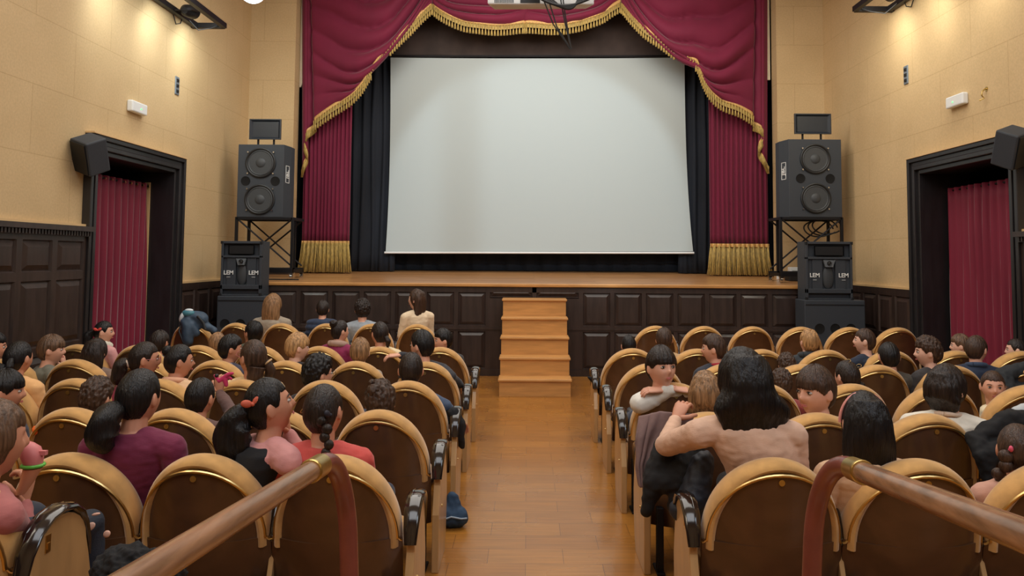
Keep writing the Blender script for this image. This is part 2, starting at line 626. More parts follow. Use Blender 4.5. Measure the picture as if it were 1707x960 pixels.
def folds_yz(bm, X, y0, y1, z0, z1, n, amp, ph=0, nz=14, seed=0):
    P = []
    M = n * 10
    for i in range(nz + 1):
        z = z0 + (z1 - z0) * i / nz
        row = []
        for j in range(M + 1):
            u = j / M
            k = n * u + 0.25 * noise.noise(V((u * 5 + seed, z * 0.5, 0)))
            row.append(V((X + amp * (math.sin(2 * PI * k + ph) + 0.35 * math.sin(4 * PI * k + 1)) * (0.8 + 0.4 * noise.noise(V((u * 4, z, seed)))), y0 + (y1 - y0) * u, z)))
        P.append(row)
    grid(bm, P)


def curtain_thing(name, label, X, y0, y1, z0, z1, n, amp, seed):
    t = thing(name, label, 'curtain', (X, (y0 + y1) / 2, 0))
    bm = bmesh.new(); folds_yz(bm, 0, y0 - (y0 + y1) / 2, y1 - (y0 + y1) / 2, z0, z1, n, amp, seed=seed)
    o = fin('curtain_cloth', bm, M_doorcurt, t, True, angle=False)
    sd = o.modifiers.new('s', 'SOLIDIFY'); sd.thickness = 0.012
    bm = bmesh.new(); tube(bm, [(0, y0 - (y0 + y1) / 2 - .1, z1 - 0.03), (0, y1 - (y0 + y1) / 2 + .25, z1 - 0.03)], 0.014); fin('curtain_rod', bm, M_iron, t, True)
    bm = bmesh.new()
    for i in range(n + 1):
        yy = y0 + (y1 - y0) * i / n - (y0 + y1) / 2
        tube(bm, [(0.024 * math.cos(a), yy, z1 - .035 + 0.024 * math.sin(a)) for a in [2 * PI * q / 12 for q in range(13)]], 0.004, 6)
    fin('curtain_rings', bm, M_brass, t, True)
    return t


curtain_thing('door_curtain', 'crimson velvet curtain in the dark doorway beside the dentil-topped tall panelling', XL - 0.30, DL[0] + 0.2, DL[1] - 0.24, 0.03, 2.58, 12, 0.04, 1)
curtain_thing('door_curtain', 'crimson velvet curtain in the doorway with a brass hook in the wall above', XR + 0.32, DR[0] + 0.2, DR[1] - 0.26, 0.03, 2.55, 12, 0.04, 5)
bm = bmesh.new(); bx(bm, (XL - 0.34, DL[1] - 0.225, 0.02), (XL - 0.28, DL[1] - 0.20, 2.6)); o = struct('trim_7', bm, M_trimcream)

# ------------------------------------------------------------------ the stage
YS = 10.68
RK = 0.048
def zst(y):
    return ZS + RK * (y - YS)


st = thing('stage', 'raised stage with glossy boards and dark panelled front below the screen', 'stage', (0.1, YS, 0))
SX0, SX1 = -4.2, 4.15
poly = [(SX0, YS), (SX1, YS), (XR - .07, YS + 1.0), (XR - .07, 16.1), (XL + .07, 16.1), (XL + .07, YS + 1.0)]
bm = bmesh.new()
tp = [bm.verts.new((x - .1, y - YS, zst(y))) for x, y in poly]
bt = [bm.verts.new((x - .1, y - YS, zst(y) - 0.05)) for x, y in poly]
bm.faces.new(tp); bm.faces.new(bt)
for i in range(6):
    bm.faces.new((tp[i], tp[(i + 1) % 6], bt[(i + 1) % 6], bt[i]))
fin('stage_boards', bm, M_stagefloor, st)
bm = bmesh.new(); bx(bm, (SX0 - .1, -0.035, ZS - 0.045), (SX1 - .1, 0.0, ZS + 0.002)); fin('nosing', bm, M_step, st, bevel=0.01)
bm = bmesh.new()
for a, b in (((XL, YS + 1.0), (SX0, YS)), ((SX1, YS), (XR, YS + 1.0))):
    vs = [bm.verts.new((a[0] - .1, a[1] - YS + .03, 0)), bm.verts.new((b[0] - .1, b[1] - YS + .03, 0)), bm.verts.new((b[0] - .1, b[1] - YS + .03, ZS - .05)), bm.verts.new((a[0] - .1, a[1] - YS + .03, ZS - .05))]
    bm.faces.new(vs)
fin('stage_return', bm, M_darkwood, st)


def panel_xz(bm, Y, x0, x1, z0, z1):
    bw = 0.04
    def ring(off, y):
        return [V((x0 + off, y, z0 + off)), V((x1 - off, y, z0 + off)), V((x1 - off, y, z1 - off)), V((x0 + off, y, z1 - off))]
    R = [ring(0, Y), ring(0.01, Y + 0.02), ring(0.016, Y + 0.02), ring(bw + 0.016, Y - 0.004)]
    loft(bm, R, cap=False)
    bm.faces.new([bm.verts.new(p) for p in R[-1]])


bm = bmesh.new()
yf, yb = 0.0, 0.05
zr = [(0, 0.10), (0.62, 0.70), (1.17, ZS - 0.05)]
for a, b in zr:
    bx(bm, (SX0 - .1, yf, a), (SX1 - .1, yb, b))
# panel columns either side of the stair bay
cols = []
xc = at(890, 600, YS).x
bay = 0.66
edges = [xc - bay, xc + bay]
pit = 0.447
x = edges[0]
while x - pit > SX0:
    cols.append((x - pit, x)); x -= pit
x = edges[1]
while x + pit < SX1:
    cols.append((x, x + pit)); x += pit
for a, b in cols:
    for z0, z1 in ((0.10, 0.62), (0.70, 1.17)):
        panel_xz(bm, yf, a - .1 + .03, b - .1 - .03, z0, z1)
xs = sorted(set([round(c[0], 4) for c in cols] + [round(c[1], 4) for c in cols] + [SX0 + .03, SX1 - .03]))
for x in xs:
    bx(bm, (x - .1 - .03, yf, .10), (x - .1 + .03, yb, .62)); bx(bm, (x - .1 - .03, yf, .70), (x - .1 + .03, yb, 1.17))
bx(bm, (SX0 - .1, yf + 0.004, .1), (cols[len([c for c in cols if c[1] < xc]) - 1][0] - .1, yb, 1.17)); bx(bm, (cols[-1][1] - .1, yf + .004, .1), (SX1 - .1, yb, 1.17))
# bay behind the steps: two low long panels at the top
bx(bm, (edges[0] - .1, yf + .002, 0), (edges[1] - .1, yb, 1.09))
for a, b in ((edges[0] + .03, xc - .03), (xc + .03, edges[1] - .03)):
    panel_xz(bm, yf, a - .1, b - .1, 1.10, 1.22)
bx(bm, (xc - .13, yf, 1.09), (xc - .07, yb, ZS - .05))
bx(bm, (SX0 - .1, yf - 0.015, 0), (SX1 - .1, yf, 0.09))
bx(bm, (SX0 - .1, yf - 0.012, 0.645), (SX1 - .1, yf, 0.675))
fin('front_panelling', bm, M_darkwood, st)

# steps up to the stage
s = thing('wooden_steps', 'pale wooden flight of five steps standing against the stage front', 'steps', (xc, 9.1, 0))
zz = [0.0, 0.207, 0.425, 0.646, 0.87, 1.10]
hw0 = 0.44
dd = 0.30
for i in range(5):
    y = i * dd
    hw = hw0 + 0.004
    bm = bmesh.new(); bx(bm, (-hw0 + .01, y + 0.012, zz[i]), (hw0 - .01, y + 0.032, zz[i + 1] - 0.028)); fin('riser', bm, M_step, s, bevel=0.002)
    bm = bmesh.new(); bx(bm, (-hw, y - 0.012, zz[i + 1] - 0.028), (hw, y + dd + (0.03 if i < 4 else 0.05), zz[i + 1])); fin('tread', bm, M_step, s, bevel=0.006)
bm = bmesh.new()
for sx in (-1, 1):
    pts = []
    for i in range(5):
        pts += [(i * dd + 0.035, zz[i]), (i * dd + 0.035, zz[i + 1] - 0.03)]
    pts += [(5 * dd + .03, zz[5] - .03), (5 * dd + .03, 0)]
    prism(bm, pts, 0, sx * (hw0 - .03) - .012, sx * (hw0 - .03) + .012)
fin('stringers', bm, M_step, s)

# ------------------------------------------------------------------ screen and black drapes
YSC = 12.85
t = thing('projection_screen', 'large white cloth projection screen hanging above the stage', 'screen', (0.17, YSC, 1.78))
bm = bmesh.new()
NR = 24
P = []
org = V((0.17, YSC, 1.78))
for i in range(NR + 1):
    v = i / NR
    py = 96 + (419 - 96) * v
    bow = 2.2 * v ** 2.2
    xl = 651 - 2.5 * v - 5.5 * v ** 3
    xr = 1141 + 6 * v + 8.5 * v ** 3
    row = []
    for j in range(41):
        u = j / 40
        p = at(xl + (xr - xl) * u, py + 1.5 * math.sin(PI * u) * (1 - v), YSC - 0.05 * math.sin(PI * v) * 0)
        edge = (abs(2 * u - 1)) ** 10
        p.y += 0.045 * edge * math.sin(PI * v) - 0.02 * math.sin(PI * u) * math.sin(v * PI) + 0.004 * math.sin(u * 9 + v * 5)
        row.append(p - org)
    P.append(row)
grid(bm, P)
o = fin('screen_cloth', bm, M_screen, t, True, angle=False)
bm = bmesh.new(); a = at(641, 421, YSC) - org; b = at(1157, 421.5, YSC) - org
tube(bm, [a, b], 0.018, 12); fin('bottom_batten', bm, M_white, t, True)
bm = bmesh.new(); a = at(650, 94, YSC) - org; b = at(1142, 94, YSC) - org
tube(bm, [a, b], 0.02, 12); fin('top_roller', bm, M_iron, t, True)

# dark brown border cloth above the screen
t = thing('border_cloth', 'dark brown flat border cloth above the screen', 'curtain', (0.17, YSC + .08, 4.9))
bm = bmesh.new()
a = at(560, 92, YSC + .08); b = at(1230, 92, YSC + .08)
P = [[V((a.x + (b.x - a.x) * j / 60 - .17, 0.012 * math.sin(j * 1.1) + .01 * math.sin(j * .37), z - 4.9)) for j in range(61)] for z in (a.z, 5.2, 5.6, 6.1)]
grid(bm, P)
o = fin('border_sheet', bm, M_brownpanel, t, True, angle=False)
sd = o.modifiers.new('s', 'SOLIDIFY'); sd.thickness = 0.008

def folds_xz(bm, Y, x0, x1, z0, z1, n, amp, seed=0, nz=16, flare=0.0, depth=0):
    P = []
    M = n * 10
    for i in range(nz + 1):
        z = z0 + (z1 - z0) * i / nz
        row = []
        for j in range(M + 1):
            u = j / M
            k = n * u + 0.3 * noise.noise(V((u * 6 + seed, z * 0.4, 0)))
            xx = x0 + (x1 - x0) * u + flare * (u - .5) * (1 - i / nz) ** 3
            row.append(V((xx, Y + amp * (math.sin(2 * PI * k) + 0.4 * math.sin(4 * PI * k + 1 + seed)) * (0.8 + 0.5 * noise.noise(V((u * 4, z, seed)))), z)))
        P.append(row)
    grid(bm, P)


for nm, xa, xb, lab in (('stage_leg_drape', 560, 640, 'black stage drape hanging beside the screen, behind the red curtain near the tall speaker with teal backpack below'),
                        ('stage_leg_drape', 1150, 1225, 'plain black stage drape hanging beside the screen edge nearer the wall socket')):
    a = at(xa, 300, 12.98); b = at(xb + 20 if xa < 800 else xb, 300, 12.98)
    if xa > 800:
        a = at(1130, 300, 12.98)
    cx = (a.x + b.x) / 2
    t = thing(nm, {560: 'black stage drape hanging between the screen and the curtain with blue-grey folds', 1150: 'narrow black stage drape hanging on the doorway-hook side of the screen'}[xa], 'curtain', (cx, 12.98, zst(13)), group=None)
    bm = bmesh.new(); folds_xz(bm, 0, a.x - cx, b.x - cx, 0.01, 6.1 - zst(13), 6, 0.035, seed=xa)
    o = fin('drape_cloth', bm, M_blackcloth, t, True, angle=False)
    sd = o.modifiers.new('s', 'SOLIDIFY'); sd.thickness = 0.008
t = thing('black_backdrop', 'wide black cloth backdrop across the stage behind the screen', 'curtain', (0.1, 13.35, zst(13.35)))
bm = bmesh.new(); folds_xz(bm, 0, XL - .0, XR - .2, 0.01, 6.2 - zst(13.35), 30, 0.03, seed=3)
o = fin('drape_cloth', bm, M_blackcloth, t, True, angle=False)
sd = o.modifiers.new('s', 'SOLIDIFY'); sd.thickness = 0.008

# ------------------------------------------------------------------ red side curtains
YC = 12.52


def side_curtain(label, x0p, x1p, seed):
    a = at(x0p, 430, YC); b = at(x1p, 430, YC)
    cx = (a.x + b.x) / 2
    z0 = zst(YC)
    t = thing('stage_curtain', label, 'curtain', (cx, YC, z0))
    zf = at(900, 407, YC).z - z0
    bm = bmesh.new(); folds_xz(bm, 0, a.x - cx, b.x - cx, zf, 6.15 - z0, 12, 0.028, seed=seed, nz=24)
    o = fin('curtain_cloth', bm, M_curtain, t, True, angle=False)
    sd = o.modifiers.new('s', 'SOLIDIFY'); sd.thickness = 0.01
    bm = bmesh.new(); folds_xz(bm, -0.014, a.x - cx - .005, b.x - cx + .005, zf - 0.03, zf + 0.03, 12, 0.03, seed=seed, nz=4)
    o = fin('braid_band', bm, M_band, t, True, angle=False)
    sd = o.modifiers.new('s', 'SOLIDIFY'); sd.thickness = 0.01
    # long bullion fringe: hanging cords
    bm = bmesh.new()
    n = 95
    rnd = random.Random(seed)
    for layer in range(2):
        for i in range(n):
            u = (i + .5 + rnd.uniform(-.4, .4)) / n
            k = 12 * u
            x = a.x - cx + (b.x - a.x) * u
            y = -0.012 + 0.028 * math.sin(2 * PI * k) - 0.01 * layer
            x2 = x + rnd.uniform(-.02, .02) + (u - .5) * 0.10
            y2 = y + rnd.uniform(-.03, .012) - 0.01
            zb = 0.012 + rnd.uniform(0, .02)
            tube(bm, [(x, y, zf), ((x * .7 + x2 * .3) + rnd.uniform(-.006, .006), y, zf * .6), (x2, y2, zb)], [0.006, 0.0075, 0.009], 5)
    fin('bullion_fringe', bm, M_fringe, t, True, angle=False)
    return t


side_curtain('crimson side curtain with deep gold fringe, beside the loudspeaker stand over the backpack seat', 503, 582, 2)
side_curtain('crimson side curtain with deep gold fringe, beside the wall socket box on the stage', 1184, 1281, 9)

# ------------------------------------------------------------------ swags of the pelmet


def polyline(pts, n):
    P = [V((p[0], p[1], 0)) for p in pts]
    # Catmull-Rom
    out = []
    m_ = len(P)
    L = [0]
    for i in range(1, m_):
        L.append(L[-1] + (P[i] - P[i - 1]).length)
    for k in range(n + 1):
        s_ = L[-1] * k / n
        i = 0
        while i < m_ - 2 and L[i + 1] < s_:
            i += 1
        t_ = (s_ - L[i]) / max(1e-9, L[i + 1] - L[i])
        p0, p1, p2, p3 = P[max(i - 1, 0)], P[i], P[i + 1], P[min(i + 2, m_ - 1)]
        out.append(0.5 * ((2 * p1) + (-p0 + p2) * t_ + (2 * p0 - 5 * p1 + 4 * p2 - p3) * t_ ** 2 + (-p0 + 3 * p1 - 3 * p2 + p3) * t_ ** 3))
    return out


def sstep_(a, b, x):
    t = min(1, max(0, (x - a) / (b - a)))
    return t * t * (3 - 2 * t)


def swag(label, Y, top, low, nf, amp, seed, sag=0.0, fr_h=0.185, fringe_from=0, vertical=0.0, fmask=None, fade=0.0):
    """cloth between a top line (pixels) and a lower edge (pixels), falling in curved folds"""
    N = 90; Mv = 70
    A = polyline(top, N); B = polyline(low, N)
    c = at(low[len(low) // 2][0], low[len(low) // 2][1], Y)
    t = thing('pelmet_swag', label, 'curtain', c)
    P = []
    for j in range(Mv + 1):
        v = j / Mv
        row = []
        for i in range(N + 1):
            u = i / N
            px = A[i].x * (1 - v) + B[i].x * v
            py = A[i].y * (1 - v) + B[i].y * v + sag * math.sin(PI * u) * math.sin(PI * v)
            p = at(px, py, Y)
            env = (math.sin(PI * min(1, max(0, u))) ** 0.6)
            ph = nf * (v + 0.10 * noise.noise(V((u * 2.5, v * 2, seed)))) * 2 * PI
            f = abs(math.sin(ph * .5)) ** 0.7 * 1.5 - .6 + 0.3 * math.sin(ph * 0.37 + 1 + seed)
            a_ = amp * (0.25 + 0.75 * env) * (0.75 + 0.5 * noise.noise(V((u * 3 + seed, v * 3, 1)))) * (1 - .55 * sstep_(.55, 1, v) * fade)
            p.y -= a_ * f + 0.10 * env * math.sin(PI * v * .5)
            row.append(p - c)
        P.append(row)
    bm = bmesh.new(); grid(bm, P)
    o = fin('swag_cloth', bm, M_curtain, t, True, angle=False)
    sd = o.modifiers.new('s', 'SOLIDIFY'); sd.thickness = 0.012; sd.offset = 1
    E = P[-1]
    # braid and fringe along the lower edge
    bm = bmesh.new()
    band = [[V((p.x, p.y - 0.016, p.z + 0.035)) for p in E], [V((p.x, p.y - 0.022, p.z)) for p in E], [V((p.x, p.y - 0.016, p.z - 0.03)) for p in E]]
    grid(bm, band)
    o = fin('braid_band', bm, M_band, t, True, angle=False)
    sd = o.modifiers.new('s', 'SOLIDIFY'); sd.thickness = 0.008
    L = [0]
    for i in range(1, len(E)):
        L.append(L[-1] + (E[i] - E[i - 1]).length)
    def at_len(s_):
        i = 0
        while i < len(E) - 2 and L[i + 1] < s_:
            i += 1
        return E[i].lerp(E[i + 1], (s_ - L[i]) / max(1e-9, L[i + 1] - L[i]))
    bm = bmesh.new()
    n = int(L[-1] / 0.052)
    for i in range(n + 1):
        p = at_len(L[-1] * i / n)
        k = fmask(i / n) if fmask else 1
        if k <= 0.02:
            continue
        h = fr_h * k
        q = V((p.x, p.y - 0.02, p.z - 0.015))
        tube(bm, [q, q - V((0, 0, h * .5)), q - V((0, 0, h * .6)), q - V((0, 0.004, h))], [0.012, 0.007, 0.013, 0.020], 7)
    w_ = [[V((p.x, p.y - 0.006, p.z)) for p in E], [V((p.x, p.y - 0.008, p.z - 0.095 * (fmask(i / (len(E) - 1)) if fmask else 1))) for i, p in enumerate(E)]]
    grid(bm, w_)
    o = fin('tassel_fringe', bm, M_fringe, t, True, angle=False)
    return t


swag('crimson pelmet swag sweeping down to the tail above the backpack speaker tower', 12.36,
     [(722, -60), (660, -60), (600, -60), (550, -60), (518, -60)],
     [(720, 6), (703, 24), (688, 42), (668, 62), (650, 80), (632, 102), (617, 124), (606, 142), (590, 158), (570, 170), (545, 186), (524, 200)],
     7, 0.12, 3, sag=75, fade=1, fmask=lambda u: 0.35 if 0.36 < u < 0.52 else 1)
swag('crimson pelmet swag sweeping down towards the wall with the brass hook', 12.36,
     [(1034, -60), (1090, -60), (1150, -60), (1210, -60), (1258, -60)],
     [(1036, 4), (1052, 26), (1072, 48), (1098, 66), (1124, 84), (1148, 98), (1160, 106), (1170, 132), (1184, 154), (1204, 168), (1230, 178), (1255, 192)],
     7, 0.12, 11, sag=75, fade=1, fmask=lambda u: 0.3 if 0.4 < u < 0.52 else 1)
swag('middle pelmet swag behind the projector, the half with the plain lower edge', 12.42,
     [(712, -70), (760, -70), (800, -70), (850, -70), (900, -70)],
     [(719, 4), (732, 16), (752, 28), (775, 36), (800, 40), (825, 42), (850, 40), (876, 37)],
     6, 0.08, 21, sag=14)
swag('middle pelmet swag behind the projector, the half crossed by hanging cables', 12.42,
     [(860, -70), (910, -70), (950, -70), (1000, -70), (1044, -70)],
     [(874, 37), (900, 40), (925, 42), (950, 40), (975, 34), (1000, 25), (1020, 12), (1036, 2)],
     6, 0.08, 31, sag=14)


def jabot(label, x0, x1, zt_py, pts, seed):
    """narrow pleated tail at the end of the pelmet, fringed on its stepped edge"""
    Y = 12.40
    c = at((x0 + x1) / 2, pts[-1][1], Y)
    t = thing('pelmet_tail', label, 'curtain', c)
    E = polyline(pts, 40)
    P = []
    for j in range(25):
        v = j / 24
        row = []
        for i in range(41):
            u = i / 40
            p = at(E[i].x, -60 * (1 - v) + E[i].y * v, Y)
            p.y += 0.03 * math.sin(u * 2 * PI * 3 + seed)
            row.append(p - c)
        P.append(row)
    bm = bmesh.new(); grid(bm, P)
    o = fin('tail_cloth', bm, M_curtain, t, True, angle=False)
    sd = o.modifiers.new('s', 'SOLIDIFY'); sd.thickness = 0.012
    Eb = P[-1]
    bm = bmesh.new()
    grid(bm, [[V((p.x, p.y - 0.018, p.z + 0.03)) for p in Eb], [V((p.x, p.y - 0.02, p.z - 0.03)) for p in Eb]])
    o = fin('braid_band', bm, M_band, t, True, angle=False)
    bm = bmesh.new()
    for i in range(0, 41):
        p = Eb[i]
        for q in (0, 1):
            r = p + V((0.01 * q, -0.02 - .008 * q, -0.015))
            tube(bm, [r, r - V((0, 0, .06)), r - V((0, 0, .12))], [0.012, 0.009, 0.015], 6)
    fin('tassel_fringe', bm, M_fringe, t, True, angle=False)


jabot('short crimson pelmet tail hanging at the end above the curtain near the blue-tinged speaker', 502, 526, 0, [(526, 206), (519, 214), (511, 222), (508, 236), (512, 250), (511, 262), (507, 274), (503, 282)], 1)
jabot('short crimson pelmet tail hanging at the end above the curtain beside the socket box', 1256, 1282, 0, [(1256, 205), (1264, 210), (1270, 216), (1271, 228), (1264, 240), (1266, 252), (1272, 264), (1280, 276)], 2)
# ------------------------------------------------------------------ loudspeakers


def ring_disc(bm, c, prof, n=40):
    """turned profile around the -Y axis at c: prof = [(radius, y)...]"""
    loft(bm, [[V((c[0] + r * math.cos(2 * PI * k / n), c[1] + y, c[2] + r * math.sin(2 * PI * k / n))) for k in range(n)] for r, y in prof])


def tall_speaker(label, px0, px1, side, py0, py1, Y):
    """two-driver cabinet; side = +1 when the bevelled cheek is on the larger-x side"""
    a = at(px0, py1, Y); b = at(px1, py0, Y)
    W, H = b.x - a.x, b.z - a.z
    cx = (a.x + b.x) / 2
    t = thing('loudspeaker', label, 'loudspeaker', (cx, Y, a.z))
    ck = 0.03 if side > 0 else 0.045
    bm = bmesh.new()
    if side > 0:
        pts = [(-W / 2, 0), (W / 2, 0), (W / 2 + ck, 0.26), (W / 2 + ck, .42), (-W / 2, 0.42)]
    else:
        pts = [(-W / 2, 0), (W / 2, 0), (W / 2, .42), (-W / 2 - ck * 1.3, 0.42), (-W / 2 - ck * 1.3, .26)]
    prism(bm, pts, 2, 0, H)
    fin('cabinet', bm, M_spk, t, bevel=0.006)
    off = 0.02 * side * 0
    for zc in (0.745, 0.24):
        bm = bmesh.new(); z = zc * H; r = 0.225
        ring_disc(bm, (off, 0, z), [(r, -0.002), (r, -0.02), (r * .93, -0.026), (r * .88, -0.02), (r * .84, -0.012)])
        d = fin('woofer_frame', bm, M_spkdark, t, True)
        bm = bmesh.new()
        ring_disc(bm, (off, 0, z), [(r * .86, -0.014), (r * .80, -0.022), (r * .74, -0.012), (r * .66, -0.006), (r * .36, -0.004), (r * .345, -0.008), (r * .3, -0.02), (r * .18, -0.03), (0.002, -0.034)])
        fin('woofer_cone', bm, M_cone, d, True)
        for ang in (40, 140, 220, 320):
            bm = bmesh.new(); cyl(bm, (off + r * 1.1 * math.cos(math.radians(ang)), -0.014, z + r * 1.1 * math.sin(math.radians(ang))), 0.012, 0.02, 1, 10); fin('mounting_bolt', bm, M_chrome, d, True)
    for sx in (-1, 1):
        bm = bmesh.new(); ring_disc(bm, (off + sx * 0.22, 0, 0.495 * H), [(0.068, -0.001), (0.068, -0.008), (0.058, -0.004), (0.054, -0.003), (0.002, -0.0025)])
        fin('bass_port', bm, mat('port_black', (4, 4, 5), 0.9), t, True)
    # badge on the slanted cheek
    if side > 0:
        p0 = V((W / 2 + ck * .5, 0.13, H * .60)); ang = math.atan2(0.26, ck)
    else:
        p0 = V((-W / 2 - ck * .65, 0.13, H * .60)); ang = -math.atan2(0.26, ck * 1.3)
    bm = bmesh.new(); Mx = Matrix.Translation(p0) @ Matrix.Rotation(ang, 4, 'Z')
    for q0, q1 in (((-.06, -.006, -.13), (.06, .002, -.122)), ((-.06, -.006, .122), (.06, .002, .13)), ((-.06, -.006, -.13), (-.052, .002, .13)), ((.052, -.006, -.13), (.06, .002, .13))):
        bx(bm, q0, q1, Mx)
    bd = fin('badge_frame', bm, M_white, t)
    text('badge_letters', 'JBL', 0.10, p0 + Mx.to_3x3() @ V((0, -0.006, 0)), (PI / 2, -PI / 2, ang), M_white, bd, bold=True)
    return t, a, b


def horn(label, x0, x1, y0, y1, Y, ztop):
    a = at(x0, y1, Y); b = at(x1, y0, Y)
    cx = (a.x + b.x) / 2; W = b.x - a.x; H = b.z - a.z
    t = thing('horn_loudspeaker', label, 'horn', (cx, Y, ztop))
    z0 = a.z - ztop
    bm = bmesh.new()
    def r(w_, h_, y, zc):
        return [V((-w_, y, zc - h_)), V((w_, y, zc - h_)), V((w_, y, zc + h_)), V((-w_, y, zc + h_))]
    zc = z0 + H / 2
    loft(bm, [r(W / 2, H / 2, 0.03, zc), r(W / 2, H / 2, 0, zc), r(W / 2 - .015, H / 2 - .015, 0, zc), r(W * .22, H * .16, 0.12, zc), r(W * .08, H * .12, 0.24, zc)], cap=True)
    bx(bm, (-W / 2, 0.03, z0), (W / 2, 0.06, z0 + H)) if False else None
    fin('horn_flare', bm, mat('horn_blue_black', (34, 42, 52), 0.35), t)
    bm = bmesh.new(); cyl(bm, (0, 0.30, zc), 0.07, 0.12, 1); fin('driver', bm, M_spkdark, t, True)
    bm = bmesh.new()
    for sx in (-1, 1):
        bx(bm, (sx * W * .25 - .012, 0.05, 0), (sx * W * .25 + .012, 0.075, zc - H * .1))
    bx(bm, (-W * .3, 0.04, 0), (W * .3, 0.12, 0.008))
    fin('support_feet', bm, M_iron, t)


def stand(label, pxs, ztop, Y, sgn):
    xs = [at(p, 440, Y).x for p in pxs]
    x0, x1 = xs[0], xs[-1]
    z0 = zst(Y)
    cx = (x0 + x1) / 2
    t = thing('speaker_stand', label, 'stand', (cx, Y, z0))
    H = ztop - z0
    r = 0.02
    for i, (x, y) in enumerate(((x0, 0), (x1, 0), (x0 + (.12 if sgn < 0 else .0), .5), (x1 - (.0 if sgn < 0 else .12), .5))):
        bm = bmesh.new(); bx(bm, (x - cx - r, y - r, 0.10), (x - cx + r, y + r, H)); fin('leg', bm, M_iron, t, bevel=0.003)
    for y in (0, .5):
        bm = bmesh.new(); tube(bm, [(x0 - cx, y, H - .02), (x1 - cx, y, .2)], 0.013, 8); fin('brace', bm, M_iron, t, True)
        bm = bmesh.new(); tube(bm, [(x1 - cx, y, H - .02), (x0 - cx, y, .2)], 0.013, 8); fin('brace', bm, M_iron, t, True)
    for nm, q in (('top_frame', (((x0 - cx, -r, H - .04), (x1 - cx, r, H)), ((x0 - cx, .5 - r, H - .04), (x1 - cx, .5 + r, H)), ((x0 - cx - r, 0, H - .04), (x0 - cx + r, .5, H)), ((x1 - cx - r, 0, H - .04), (x1 - cx + r, .5, H)))),
                  ('bottom_frame', (((x0 - cx - .02, -.04, .10), (x1 - cx + .02, .02, .17)), ((x0 - cx - .02, .48, .10), (x1 - cx + .02, .54, .17)), ((x0 - cx - r, 0, .10), (x0 - cx + r, .5, .15)), ((x1 - cx - r, 0, .10), (x1 - cx + r, .5, .15))))):
        bm = bmesh.new()
        for q0, q1 in q:
            bx(bm, q0, q1)
        fin(nm, bm, M_iron, t, bevel=0.003)
    for x, y in ((x0 - cx, 0), (x1 - cx, 0), (x0 - cx, .5), (x1 - cx, .5)):
        bm = bmesh.new(); cyl(bm, (x, y, 0.045), 0.04, 0.03, 0, 18); bx(bm, (x - .025, y - .012, .04), (x - .018, y + .012, .10)); bx(bm, (x + .018, y - .012, .04), (x + .025, y + .012, .10)); bx(bm, (x - .03, y - .03, .085), (x + .03, y + .03, .10))
        fin('caster', bm, M_chrome, t, True)
    return t


tL, a, b = tall_speaker('tall black two-woofer loudspeaker on the iron stand over the seat with the backpack', 394, 474, 1, 241, 361.5, 11.1)
stand('black iron castor stand under the two-woofer loudspeaker, chrome wheels by the coiled lead', (392.5, 486), a.z, 11.12, 1)
zt = b.z
horn('blue-black horn speaker on top of the tall cabinet above the blue-grey glare', 415, 468.5, 198.5, 232, 11.2, zt)
tR, a, b = tall_speaker('tall black two-woofer loudspeaker with framed badge, on the stand beside the socket box', 1316, 1402, -1, 232.5, 361.5, 11.1)
stand('black iron castor stand beside the white socket box on the stage', (1302, 1404), a.z, 11.12, -1)
horn('black horn speaker on a thick bracket on the tall cabinet with the framed badge', 1325, 1385.5, 189.5, 223, 11.2, b.z)


